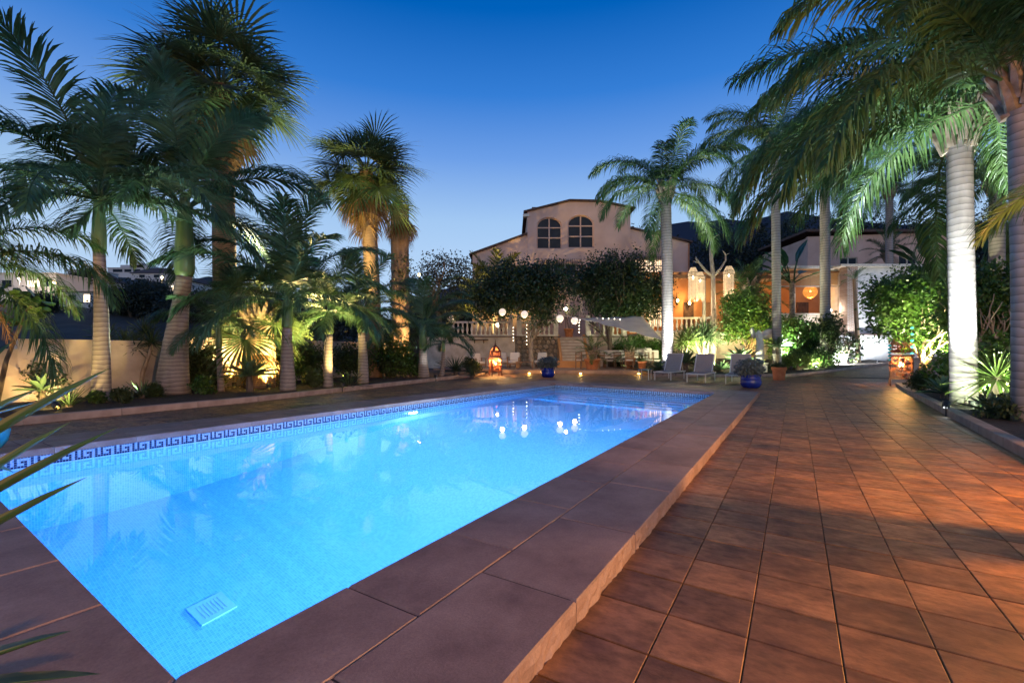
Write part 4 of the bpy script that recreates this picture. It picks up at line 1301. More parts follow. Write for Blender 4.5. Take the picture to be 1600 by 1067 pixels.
palm('small young king palm left of the big agave', b_, hgt(545, d, LS), (.09, .065), 'king', .55, 9, 12, 'ring_king', shaft=.75, emin=-20, boots=False)
b_ = B(690, 588); d = b_.y
palm('small leaning palm beside the dark agave clump', b_, hgt(550, d, LS), (.1, .07), 'king', .5, 10, 13, 'ring_king', (.1, 0), shaft=.5, emin=-30, boots=False)
# palm mostly beyond the left edge, its lit and dead fronds reach in
b_ = Vector((-9.6, 7.7, LS))
lp_ = palm('lamplit palm at the left edge with a dead frond hanging', b_, 2.6, (.2, .16), 'queen', .62, 14, 14, 'ring_grey', emin=-30)
for az, s_ in ((.2, .55), (-.35, .6)):
    me = pinnate(3.0, 60, .6, -35, 50, 1.2, .5, .03, 77).mesh('dead_frond', M['dead'])
    link('dead_frond', me, lp_, (0, 0, 2.5), rot=(0, 0, az), scale=s_)
# ---- right palms
def rpalm(label, px, d, ptop, r0, r1, sc, n, seed, lean=(0, 0), z=.11, pods=0, emin=-48, drop=0):
    return palm(label, Vector((PX(px, d), d, z)), hgt(ptop, d, z), (r0, r1), 'queen', sc, n, seed, 'ring_grey', lean, emin=emin, seedpods=pods, drop=drop)
rpalm('queen palm with ringed pale trunk behind the first sun lounger', 1043, 21.6, 298, .26, .24, .92, 22, 21, (-.1, 0), .2)
rpalm('queen palm rising behind the square terracotta pot', 1214, 22.0, 226, .2, .19, .98, 20, 22, (-.15, 0), .15)
rpalm('queen palm with hanging seed clusters before the veranda', 1290, 23.5, 285, .25, .22, .82, 18, 23, (-.1, 0), .3, pods=2, drop=1)
rpalm('large queen palm with brightly floodlit white trunk beside the terrace', 1506, 9.3, 190, .215, .2, 1.14, 27, 24, (-.1, 0), .11, drop=1)
rpalm('queen palm cut off by the right edge of the picture', 1604, 7.0, 130, .17, .16, .95, 21, 25, (-.04, 0), .11, drop=1)
rpalm('dark queen palm further back between the two right edge palms', 1558, 15.5, 285, .22, .2, .8, 18, 26, (0, 0), .2, pods=1)
rpalm('shadowy queen palm rising behind the white outbuilding', 1390, 33.0, 300, .24, .22, .95, 18, 27, (0, 0), .5)
palm('yellow lit feathery areca palm left of the villa wall', Vector((PX(772, 33.5), 33.5, TZ)), 2.9, (.12, .1), 'areca', 1.75, 24, 31, 'ring_king', emin=15, boots=False)
palm('second areca palm in front of the left wing', Vector((PX(745, 34.5), 34.5, TZ)), 2.0, (.12, .1), 'areca', 1.6, 18, 32, 'ring_king', emin=15, boots=False)
palm('thin young date palm trunk in front of the white outbuilding', Vector((PX(1341, 25.2), 25.2, .5)), PZ(436, 25.2) - .5, (.13, .08), 'date', .55, 10, 33, 'fan_trunk', (-.2, 0), emin=-30, boots=False)
palm('bushy date palm beside the driftwood lamp tree', Vector((PX(1172, 27.0), 27.0, .6)), 4.2, (.2, .18), 'date', 1.5, 22, 34, 'fan_trunk', emin=-20)
palm('small date palm in shadow in front of the pink house', Vector((PX(1388, 40), 40, TZ)), PZ(395, 40) - TZ, (.16, .14), 'date', 1.5, 18, 35, 'fan_trunk', emin=-35)
# ---- trees
def ellb(*a): return tuple(a)
tree('ficus_tree', 'dense dark ficus tree over the rubble stone wall, hung with paper lanterns', 'tree', Vector((PX(833, 27), 27, .18)), 2.3, .17,
     [(-1.2, 0, 4.6, 2.3, 1.9, 1.5), (.9, .2, 4.9, 1.6, 1.6, 1.4), (-3.0, .3, 4.0, 1.4, 1.4, 1.1), (.3, -.4, 3.3, 1.0, .9, .8), (-1, 0, 5.6, 1.2, 1.2, .7)], 26000, .17, 'ficus', 41, 'palebark', .25)
tree('ficus_tree', 'tall dark ficus tree right of the stairs, above the shade sail', 'tree', Vector((PX(955, 29.2), 29.2, .18)), 2.9, .2,
     [(0, 0, 5.0, 2.4, 1.8, 1.9), (1.9, .2, 4.7, 1.7, 1.5, 1.8), (-1.5, 0, 5.6, 1.3, 1.2, 1.2), (-.2, 0, 6.6, .9, .9, .8), (1.4, 0, 6.5, .8, .8, .8), (2.9, .1, 5.4, .9, .9, 1.0), (.6, -.3, 3.7, 1.7, 1.0, .8)], 30000, .17, 'ficus', 42, 'bark', .25)
tree('olive_tree', 'dark open crowned tree against the sky left of the villa', 'tree', Vector((PX(692, 31), 31, TZ - .5)), 2.6, .2,
     [(0, 0, 5.0, 1.9, 1.6, 1.2), (-1.2, 0, 4.3, 1.2, 1.2, 1.0), (1.3, 0, 4.0, 1.2, 1.2, 1.1), (.3, 0, 2.9, 1.6, 1.2, 1.2)], 5200, .17, 'darkleaf', 43, 'bark', .3, per=14, depth=3)
tree('citrus_tree', 'brightly lit green shrub tree behind the right lantern', 'tree', Vector((PX(1432, 15.5), 15.5, .11)), 1.7, .085,
     [(-.2, 0, 3.0, 1.35, 1.1, .85), (-.9, 0, 2.5, .75, .8, .7), (.9, 0, 2.6, .9, .9, .9), (-.5, -.1, 1.75, .7, .6, .5), (.5, -.2, 1.5, .8, .6, .5), (.4, 0, 3.5, .8, .7, .5)], 15000, .14, 'citrus', 44, 'palebark', .16, stems=3)
tree('citrus_tree', 'lit leafy shrub between the white trunk and the right edge', 'tree', Vector((PX(1552, 13.0), 13.0, .11)), 1.5, .07,
     [(0, 0, 2.7, 1.2, .9, .8), (.5, 0, 1.9, 1.0, .8, .6), (-.7, 0, 2.2, .7, .7, .6)], 11000, .13, 'citrus', 45, 'palebark', .16, stems=3)
tree('citrus_tree', 'leafy shrub tree climbing beside the winged statue', 'tree', Vector((PX(1165, 24.2), 24.2, .3)), 1.8, .08,
     [(0, 0, 3.2, 1.1, .9, 1.1), (.8, 0, 2.2, .9, .8, .8), (-.5, 0, 2.0, .8, .8, .6)], 11000, .15, 'citrus', 46, 'bark', .18, stems=3)
tree('hibiscus_bush', 'loose leafy bush climbing the pergola parapet', 'bush', Vector((PX(1250, 25.0), 25.0, .4)), 1.3, .05,
     [(-.5, 0, 1.9, 1.0, .7, .7), (.8, 0, 1.5, 1.0, .7, .7), (-.3, 0, .8, 1.3, .7, .5)], 9500, .16, 'citrus', 47, 'bark', .2, stems=4)
tree('climbing_shrub', 'dark leaved shrub hugging the palm beside the white plinth', 'bush', Vector((PX(1292, 23.2), 23.2, .3)), 1.2, .04,
     [(0, -.2, 2.1, .4, .4, .6), (.2, -.2, 1.3, .35, .3, .4)], 1300, .17, 'shrub', 48, 'bark', .16, stems=3)
tree('climbing_shrub', 'thin leafy creeper in front of the floodlit white plinth', 'bush', Vector((PX(1322, 24.6), 24.6, .45)), 1.2, .02,
     [(0, 0, .7, .9, .2, .6), (.3, 0, 1.3, .5, .2, .4)], 700, .17, 'shrub', 49, 'bark', .12, stems=6, per=6)
# lower shrubs of the left bed
SH = [(60, 600, .55, 'shrub', 'low dark shrub beside the wall pilaster'), (150, 622, .16, 'cushion_grass', 'small green cushion plant at the foot of the slim palm'),
      (190, 622, .2, 'shrub', 'low leafy plant beside the thick bottle palm'), (315, 608, .3, 'citrus', 'rounded green shrub right of the thick bottle palm'),
      (425, 560, .95, 'citrus', 'lamplit yellow green shrub behind the pale ringed palm'), (487, 598, .34, 'shrub', 'rounded shrub between two slim king palms'),
      (475, 556, .9, 'shrub', 'tall shadowy shrub behind the young king palm'), (545, 572, .9, 'shrub', 'dark shrub at the foot of the lone fan palm'),
      (605, 570, .7, 'shrub', 'dark bush between the far king palms'), (612, 535, 1.15, 'citrus', 'lamplit bush in front of the vine wrapped trunk'),
      (640, 575, .6, 'shrub', 'low dark bush near the end of the left bed'), (735, 578, .5, 'shrub', 'small bush beside the left lantern'),
      (240, 612, .2, 'shrub', 'trailing plant on the wall side of the bottle palm'), (308, 556, .8, 'shrub', 'tall thin leaved shrub against the cream wall')]
for k, (px, py, s_, mt, lb) in enumerate(SH):
    bp = B(px, min(py + s_ * 26, 628)) if py < 590 else B(px, py + 8)
    if px < 100: bp = Vector((PX(px, 10.2), 10.2, LS))
    elif py < 580: bp = Vector((PX(px, 14.5 + (px - 400) * .02), 14.5 + (px - 400) * .02, LS))
    tree('shrub', lb, 'shrub', bp, s_ * .6, .025, [(0, 0, s_ * .95, s_ * .75, s_ * .7, s_ * .6), (s_ * .35, 0, s_ * .55, s_ * .6, s_ * .6, s_ * .45)], int(1500 + 2500 * s_), .05 + .06 * s_, mt, 60 + k, 'bark', .13 * s_, stems=3, depth=1)
# agaves and spiky plants
rosette('agave', 'big pale green agave beside the short fan palm', B(390, 612) + Vector((0, 0, .05)), .78, 26, 71, AG['agave'], stem=.35)
rosette('agave', 'yellow lit agave over the spotlight at the far left', Vector((PX(66, 8.9), 8.9, LS)), .5, 18, 72, AG['agave'], stem=.3)
rosette('agave', 'dark spiky agave at the foot of the bottle palm', B(222, 622), .62, 30, 73, TL['spike'])
rosette('agave', 'blue green agave clump near the end of the left bed', B(712, 586), 1.0, 60, 74, TL['spike'], stem=.15, emin=5)
rosette('agave', 'smaller dark agave beside the blue green clump', B(738, 588), .7, 40, 75, TL['spike'], emin=5)
rosette('agave', 'spiky plant at the base of the king palm in front of the fan palm', B(545, 604), .7, 36, 76, TL['spike'])
rosette('agave', 'dark strap leaved plant right of the lit agave', Vector((PX(108, 8.9), 8.9, LS)), .55, 34, 77, TL['spike'], emin=25)
merged_spikes('yucca', 'branching yucca with pale stems in front of the cream wall', Vector((PX(215, 11.9), 11.9, LS)), [(-.35, 0, 1.25), (.1, .1, 1.55), (.45, -.1, 1.3), (-.05, 0, 1.15), (-.9, .1, 1.4)], .5, 70, 81, 'spike')
merged_spikes('yucca', 'pale stemmed yucca behind the thick bottle palm', Vector((PX(312, 13.2), 13.2, LS)), [(-.1, 0, 1.3), (.3, .1, 1.0)], .45, 60, 82, 'spike')
# middle bed, behind the loungers
for k, (px, py, rd, lb, ms, n_) in enumerate([
        (1030, 580, .7, 'green agave left of the first sun lounger', 'agave', 26), (1072, 570, .95, 'large agave between the first and second lounger', 'agave', 30),
        (1087, 578, .7, 'dark agave behind the second lounger', 'spike', 34), (1158, 566, 1.0, 'broad agave behind the third lounger', 'agave', 30),
        (1128, 584, .7, 'lit agave between the second and third lounger', 'agave', 26), (1200, 582, .7, 'dark agave at the foot of the statue', 'spike', 30),
        (1215, 545, .8, 'agave half hidden behind the terracotta pot palm', 'agave', 24)]):
    dd = 21.8 + .5 * (k % 3)
    rosette('agave', lb, Vector((PX(px, dd), dd, .2)), rd, n_, 90 + k, AG[ms] if ms == 'agave' else TL['spike'], stem=max(.05, PZ(py, dd) - .35 + .2))
def spiky_clump(label, px, d, z, rad, n_, seed, heads, mt='spike', nm='ponytail_plant'):
    return merged_spikes(nm, label, Vector((PX(px, d), d, z)), heads, rad, n_, seed, mt, .07)
spiky_clump('drooping ponytail plant behind the second lounger', 1100, 23.6, .25, .95, 110, 101, [(0, 0, 1.75), (-.4, .1, 1.5), (.35, .2, 1.55)])
spiky_clump('bright strap leaved clump beside the pale ringed palm', 1066, 23.2, .25, .9, 90, 102, [(0, 0, 1.3), (.3, 0, 1.45)], 'yucca')
spiky_clump('strap leaved clump right of the terracotta pot', 1246, 22.6, .25, .6, 80, 103, [(0, 0, .3), (.35, 0, .25), (.7, .1, .3)], 'yucca')
# right bed
rosette('yucca', 'bright floodlit yucca at the right edge of the bed', Vector((PX(1557, 8.9), 8.9, .11)), .82, 80, 111, TL['yucca'], stem=.52, emin=-38)
rosette('agave', 'glossy agave left of the floodlit white trunk', Vector((PX(1475, 10.4), 10.4, .11)), .6, 20, 112, AG['agave'], stem=.1)
rosette('agave', 'small brown bromeliad at the foot of the white trunk', Vector((PX(1530, 8.6), 8.6, .11)), .26, 34, 113, TL['spike'])
rosette('agave', 'low dark agave in front of the bright yucca', Vector((PX(1552, 7.7), 7.7, .11)), .55, 14, 114, AG['spike'], emin=-5)
tree('shrub', 'small brown green shrub at the corner of the right kerb', 'shrub', Vector((PX(1442, 12.2), 12.2, .11)), .2, .02, [(0, 0, .28, .3, .3, .25)], 1400, .07, 'shrub', 115, 'bark', .06, stems=3, depth=1)
tree('shrub', 'low dark ground cover beside the right spotlight', 'shrub', Vector((PX(1585, 7.2), 7.2, .11)), .15, .02, [(0, 0, .18, .5, .4, .16)], 2200, .07, 'shrub', 116, 'bark', .06, stems=3, depth=1)
tree('shrub', 'dense green undergrowth behind the bright yucca', 'shrub', Vector((PX(1560, 11.2), 11.2, .11)), .5, .03, [(0, 0, .8, 1.0, .6, .6), (1.2, 0, .9, .8, .6, .6), (-1.0, 0, .6, .6, .5, .5)], 7000, .12, 'citrus', 117, 'bark', .12, stems=4, depth=1)
tree('shrub', 'bright green undergrowth right of the terracotta pot', 'shrub', Vector((PX(1265, 23.4), 23.4, .25)), .4, .03, [(0, 0, .5, 1.4, .6, .45), (-1.0, -.2, .4, .6, .4, .4)], 6500, .13, 'cushion_grass', 118, 'bark', .12, stems=4, depth=1)
tree('shrub', 'lamplit hedge behind the dining table', 'shrub', Vector((PX(1000, 29.3), 29.3, .18)), .8, .04, [(0, 0, 1.0, 1.8, .5, .9), (1.6, 0, .9, 1.0, .5, .8), (-1.0, 0, .8, .9, .5, .7)], 9000, .14, 'citrus', 119, 'bark', .14, stems=4, depth=1)
# strelitzia: big paddle leaves, each its own part
def paddle():
    m = MB(); vs = []
    prof = ((0, .04), (.1, .2), (.35, .36), (.65, .34), (.88, .2), (1, .02))
    for s_, w_ in prof:
        z = .1 * s_ - .3 * s_ * s_
        vs += [(s_ + .9, -w_ / 2, z + .05), (s_ + .9, 0, z), (s_ + .9, w_ / 2, z + .05)]
    fs = []
    for k in range(5):
        fs += [(3 * k, 3 * k + 1, 3 * k + 4, 3 * k + 3), (3 * k + 1, 3 * k + 2, 3 * k + 5, 3 * k + 4)]
    m.add(vs, fs); m.tube([(0, 0, -.1), (.5, 0, 0), (.92, 0, .01), (1.5, 0, .0)], [.035, .03, .02, .008], 5)
    return m
PD = paddle().mesh('paddle_leaf', M['strel'], True)
def strelitzia(label, base, h, sc, n, seed):
    rg = random.Random(seed); t = thing('bird_of_paradise_plant', label, 'plant', base)
    MB().tube([(0, 0, -.1), (.03, 0, h * .5), (0, 0, h)], [.16, .13, .12], 10).build('stem', M['boot'], t)
    for k in range(n):
        az = rg.choice((0, PI)) + rg.uniform(-.9, .9); el = R(80 - 75 * (k + .5) / n)
        link('paddle_leaf', PD, t, (0, 0, h), rot=(rg.uniform(-.4, .4), -el, az), scale=sc * rg.uniform(.85, 1.15))
strelitzia('tall bird of paradise plant with paddle leaves before the veranda', Vector((PX(1237, 25.6), 25.6, .5)), PZ(440, 25.6) - .5, 1.2, 13, 121)
strelitzia('bird of paradise plant behind the lit citrus shrub', Vector((PX(1452, 19), 19, .3)), PZ(432, 19) - .3, 1.1, 10, 122)
strelitzia('bird of paradise plant behind the white trunk at the right', Vector((PX(1528, 18), 18, .3)), PZ(430, 18) - .3, 1.1, 10, 123)
# sea grape with round leaves at the left edge
sg = thing('sea_grape', 'sea grape branch with large round leaves at the left edge', 'plant', Vector((PX(40, 9.4), 9.4, LS)))
MB().tube([(-.6, 0, 0), (-.4, 0, .9), (0, 0, 1.9), (.2, 0, 2.1)], [.05, .04, .03, .02], 7).build('stem', M['bark'], sg)
rl = MB(); nn_ = 12
rl.add([(0, 0, 0)] + [(.5 + .5 * math.cos(2 * PI * k / nn_), .5 * math.sin(2 * PI * k / nn_), .06 * math.cos(4 * PI * k / nn_)) for k in range(nn_)], [(0, 1 + k, 1 + (k + 1) % nn_) for k in range(nn_)])
RL = rl.mesh('leaf', M['citrus'], True)
rg = random.Random(5)
for k in range(46):
    link('leaf', RL, sg, (rg.uniform(-.5, .4), rg.uniform(-.25, .25), rg.uniform(1.55, 2.35)), rot=(rg.uniform(-1, 1), rg.uniform(-1.2, .6), rg.uniform(0, 6.28)), scale=rg.uniform(.13, .24))
# dark trees far behind
BT = [(960, 60, 352, 'darkleaf', 'rounded dark tree behind the right wing of the villa', 4.2), (1010, 58, 362, 'darkleaf', 'small dark tree peeping over the right wing roof', 3), (1125, 62, 345, 'darkleaf', 'tall dark conifer like tree behind the driftwood lamp tree', 5),
      (1180, 58, 352, 'darkleaf', 'dark tree rising between the two slim queen palms', 5), (1240, 60, 335, 'darkleaf', 'dark tree behind the bird of paradise plant', 5), (1310, 60, 330, 'darkleaf', 'broad dark tree over the pink house roof', 6),
      (1400, 62, 330, 'darkleaf', 'second broad dark tree over the pink house', 6), (1470, 60, 325, 'darkleaf', 'dark tree left of the white floodlit trunk, far back', 6), (1545, 55, 322, 'darkleaf', 'dark tree behind the right edge palms', 6), (1620, 50, 330, 'darkleaf', 'dark tree at the far right skyline', 6),
      (205, 66, 436, 'darkleaf', 'large dark tree on the hillside between two king palms', 4.0), (245, 70, 440, 'darkleaf', 'dark hillside tree beside the glowing street lamp', 3.4), (62, 70, 458, 'darkleaf', 'dark hillside bush below the wide white house', 2.2), (128, 100, 424, 'darkleaf', 'small dark palm like tree on the skyline beside the floodlit house', 2.6), (300, 60, 450, 'darkleaf', 'dark hillside tree behind the tallest fan palm', 4.0), (520, 48, 450, 'darkleaf', 'dark tree behind the slim young king palms', 4.5), (440, 52, 450, 'darkleaf', 'dark tree behind the pale ringed king palm', 4.5), (660, 44, 470, 'darkleaf', 'dark tree behind the vine wrapped trunk', 4.0), (710, 42, 470, 'darkleaf', 'low dark tree beside the left wing of the villa', 3.2)]
for k, (px, d, pt, mt, lb, rd) in enumerate(BT):
    z = PZ(pt, d); bz = TZ if px > 640 else terr_h(math.atan((px - 800) / FPX), d) - .5
    hh = z - bz
    tree('dark_tree', lb, 'tree', Vector((PX(px, d), d, bz)), hh * .45, .22, [(0, 0, hh - rd * .55, rd * .9, rd * .8, rd * .55), (rd * .6, 0, hh - rd * .9, rd * .7, rd * .7, rd * .5), (-rd * .6, 0, hh - rd * 1.0, rd * .7, rd * .7, rd * .55), (0, 0, hh * .45, rd * .8, rd * .7, hh * .4)], 6500, .36, mt, 140 + k, 'bark', .45, depth=1, group='dark trees beyond the garden')
# ================================================================ FURNITURE, POTS, ORNAMENTS
def rod(m, a, b_, r_, n_=6): m.tube([a, b_], r_, n_)
# ---- sun loungers
def make_lounger(label, loc, rz):
    t = thing('sun_lounger', label, 'sun lounger', loc, rz, 'sun loungers beside the pool')
    L_, W_, H_ = 1.9, .66, .33
    f = MB()
    for s_ in (-1, 1):
        f.bar((0, s_ * W_ / 2, H_), (1.18, s_ * W_ / 2, H_), .035, .05)
        f.bar((1.18, s_ * W_ / 2, H_), (L_, s_ * W_ / 2, H_), .035, .05)
    for x in (0, 1.18, L_): f.bar((x, -W_ / 2, H_ - .002), (x, W_ / 2, H_ - .002), .034, .045)
    f.build('frame', M['alu'], t)
    for x in (.12, 1.72):
        for s_ in (-1, 1):
            MB().bar((x, s_ * W_ / 2, 0), (x, s_ * W_ / 2, H_ - .02), .035, .035).build('leg', M['alu'], t)
    s = MB()
    n_ = 8
    pts = [(.02 + 1.14 * k / n_, H_ + .03 - .02 * math.sin(PI * k / n_)) for k in range(n_ + 1)]
    vs = [(x, s_ * (W_ / 2 - .01), z) for x, z in pts for s_ in (-1, 1)] + [(x, s_ * (W_ / 2 - .01), z - .012) for x, z in pts for s_ in (-1, 1)]
    o_ = 2 * (n_ + 1)
    s.add(vs, [(2 * k, 2 * k + 1, 2 * k + 3, 2 * k + 2) for k in range(n_)] + [(o_ + 2 * k, o_ + 2 * k + 2, o_ + 2 * k + 3, o_ + 2 * k + 1) for k in range(n_)])
    s.build('seat_sling', M['sling'], t)
    br = link('backrest', None, t, (1.2, 0, H_ + .04))
    an = R(58); c_, s2 = math.cos(an), math.sin(an)
    b = MB(); BL = .82
    for s_ in (-1, 1): b.bar((0, s_ * W_ / 2, 0), (c_ * BL, s_ * W_ / 2, s2 * BL), .035, .035)
    b.bar((c_ * BL, -W_ / 2, s2 * BL), (c_ * BL, W_ / 2, s2 * BL), .035, .035)
    b.bar((c_ * .5, -W_ / 2 + .05, s2 * .5 - .03), (.55, -W_ / 2 + .05, -.05), .02, .02)
    b.bar((c_ * .5, W_ / 2 - .05, s2 * .5 - .03), (.55, W_ / 2 - .05, -.05), .02, .02)
    b.build('back_frame', M['alu'], br)
    sl = MB(); vs = []
    for k in range(7):
        q = BL * k / 6; dz = -.025 * math.sin(PI * k / 6)
        for s_ in (-1, 1): vs.append((c_ * q - s2 * (.012 + dz), s_ * (W_ / 2 - .012), s2 * q + c_ * (.012 + dz)))
    for k in range(7):
        q = BL * k / 6; dz = -.025 * math.sin(PI * k / 6)
        for s_ in (-1, 1): vs.append((c_ * q - s2 * dz, s_ * (W_ / 2 - .012), s2 * q + c_ * dz))
    sl.add(vs, [(2 * k, 2 * k + 1, 2 * k + 3, 2 * k + 2) for k in range(6)] + [(14 + 2 * k, 14 + 2 * k + 2, 14 + 2 * k + 3, 14 + 2 * k + 1) for k in range(6)])
    sl.build('back_sling', M['sling'], br)
    return t
UA = math.atan2(UD.y, UD.x)
make_lounger('beige sling sun lounger nearest the shade sail, with a side table', (6.05, 18.4, 0), UA - .12)
make_lounger('beige sling sun lounger in the middle of the three', (6.85, 17.0, 0), UA - .06)
make_lounger('beige sling sun lounger half hidden by the blue pot', (7.95, 16.2, 0), UA - .02)
t = thing('side_table', 'small glass topped side table at the foot of the first lounger', 'table', (5.55, 19.0, 0), UA)
MB().box((0, 0, .42), (.45, .45, .02)).build('table_top', M['turq'], t)
for sx in (-1, 1):
    for sy in (-1, 1): MB().bar((sx * .2, sy * .2, 0), (sx * .2, sy * .2, .41), .03).build('leg', M['alu'], t)
# ---- blue glazed pots with grey succulents
def blue_pot(label, loc, seed):
    t = thing('blue_pot', label, 'plant pot', loc, group='blue glazed pots at the pool end')
    MB().lathe([(.22, 0), (.26, .02), (.315, .12), (.325, .2), (.3, .27), (.31, .29), (.31, .31), (.29, .33), (.315, .4), (.325, .43), (.3, .43), (.28, .38)], 32, cap=False).build('pot', M['blueglaze'], t, smooth=True)
    MB().lathe([(.001, .385), (.285, .385)], 24, cap=False).build('potting_soil', M['soil'], t)
    leaf_crown('succulent', [(0, 0, .66, .42, .42, .2), (-.12, 0, .55, .36, .36, .14), (.1, 0, .72, .28, .28, .16)], 3400, .1, M['sedum'], seed, t, .05, .6, 14)
    m = MB(); rg = random.Random(seed)
    for k in range(14):
        a = rg.uniform(0, 6.28); r_ = rg.uniform(.1, .32)
        rod(m, (math.cos(a) * .08, math.sin(a) * .08, .38), (math.cos(a) * r_, math.sin(a) * r_, .66), .012, 5)
    m.build('stems', M['bark'], t)
p1 = G(856, 589.3); p2 = G(1173, 605.7)
blue_pot('round blue glazed pot at the far left corner of the pool', p1, 201)
blue_pot('round blue glazed pot at the right end of the pool coping', p2, 202)
# ---- terracotta pots
def pot(label, loc, r_, h, square=False, rim=True):
    t = thing('terracotta_pot', label, 'plant pot', loc)
    if square:
        m = MB(); q = r_ * .82
        vs = [(-q, -q, 0), (q, -q, 0), (q, q, 0), (-q, q, 0), (-r_, -r_, h), (r_, -r_, h), (r_, r_, h), (-r_, r_, h)]
        m.add(vs, [(3, 2, 1, 0), (0, 1, 5, 4), (1, 2, 6, 5), (2, 3, 7, 6), (3, 0, 4, 7)])
        for s_ in (-1, 1):
            m.box((s_ * r_, 0, h - .05), (.05, 2 * r_ + .05, .12)); m.box((0, s_ * r_, h - .05), (2 * r_ - .05, .05, .118))
        m.build('pot', M['terracotta'], t)
        MB().box((0, 0, h - .08), (2 * r_ - .06, 2 * r_ - .06, .02)).build('potting_soil', M['soil'], t)
    else:
        MB().lathe([(r_ * .68, 0), (r_ * .95, h * .86), (r_ * 1.04, h * .86), (r_ * 1.06, h), (r_ * .96, h), (r_ * .92, h * .9)], 26, cap=False).build('pot', M['terracotta'], t, smooth=True)
        MB().lathe([(.001, h * .91), (r_ * .93, h * .91)], 22, cap=False).build('potting_soil', M['soil'], t)
    return t
pot('square terracotta pot right of the blue pot at the coping end', G(1217, 593.5) + Vector((0, 0, 0)), .25, .52, True).rotation_euler.z = -.5
tree('shrub', 'small dark plant growing in the square terracotta pot', 'plant', G(1217, 593.5) + Vector((0, 0, .45)), .1, .012, [(0, 0, .14, .24, .24, .1)], 900, .06, 'shrub', 203, 'bark', .04, stems=3, depth=1)
q = Vector((PX(925, 24.6), 24.6, .18))
pot('wide terracotta pot holding a small palm at the platform edge', q, .42, .58)
palm('small potted palm in the wide terracotta pot', q + Vector((0, 0, .5)), .45, (.1, .09), 'date', .75, 17, 204, 'fan_trunk', (.08, 0), emin=-25, name='potted_palm')
q = Vector((PX(985, 26.2), 26.2, .18))
pot('terracotta pot standing among the dining chairs', q, .3, .62)
palm('upright potted palm among the dining chairs', q + Vector((0, 0, .55)), .35, (.1, .09), 'date', .85, 15, 205, 'fan_trunk', emin=5, name='potted_palm')
q = Vector((PX(1003.5, 24.0), 24.0, .18))
pot('small dark terracotta pot beside the floor lamp near the loungers', q, .24, .46)
tree('shrub', 'tiny dark plant in the small pot near the loungers', 'plant', q + Vector((0, 0, .42)), .08, .01, [(0, 0, .1, .22, .22, .1)], 700, .06, 'shrub', 206, 'bark', .04, stems=3, depth=1)
q = Vector((PX(889, 30.4), 30.4, TZ + .02))
pot('terracotta pot at the top of the garden stairs', q, .33, .55)
tree('shrub', 'bare twiggy plant in the pot at the top of the stairs', 'plant', q + Vector((0, 0, .5)), .9, .02, [(.3, 0, 1.2, .6, .3, .4)], 260, .1, 'citrus', 207, 'bark', .1, stems=3, depth=1, per=6)
t = thing('turquoise_vase', 'turquoise glazed vase cut off by the left edge', 'vase', (-5.55, 4.55 - .0, COP))
t.location = P(-22, 712, 5.0); t.location.z = COP
MB().lathe([(.1, 0), (.17, .1), (.19, .22), (.13, .33), (.07, .39), (.09, .43), (.08, .43), (.05, .38)], 24, cap=False).build('vase_body', M['turq'], t, smooth=True)
# ---- Moroccan lanterns: pierced iron panels, bulb inside
def pierced(w_, h, nx, ny, seed, fn):
    m = MB(); cx, cy = w_ / nx, h / ny
    for i in range(nx):
        for j in range(ny):
            u = (i + .5) / nx * 2 - 1; v_ = (j + .5) / ny * 2 - 1
            if fn(u, v_, i, j, nx, ny): m.box((-w_ / 2 + (i + .5) * cx, 0, (j + .5) * cy), (cx * 1.001, .012, cy * 1.001))
    return m
def rosette_fn(u, v_, i, j, nx, ny):
    if i in (0, nx - 1) or j in (0, ny - 1): return True
    r_ = math.hypot(u, v_); a = math.atan2(v_, u)
    if r_ < .14: return True
    if r_ < .88: return math.cos(8 * a + r_ * 3) > .1 or abs(r_ - .52) < .06
    return (i + j) % 2 == 0
def circles_fn(u, v_, i, j, nx, ny):
    if i in (0, nx - 1) or j in (0, ny - 1): return True
    if abs(v_) < .09 or abs(u) < .05: return True
    for c_ in (-.62, 0, .62):
        r_ = math.hypot((u - c_) * 1.5, v_ * .9)
        if .22 < r_ < .46: return False
    return True
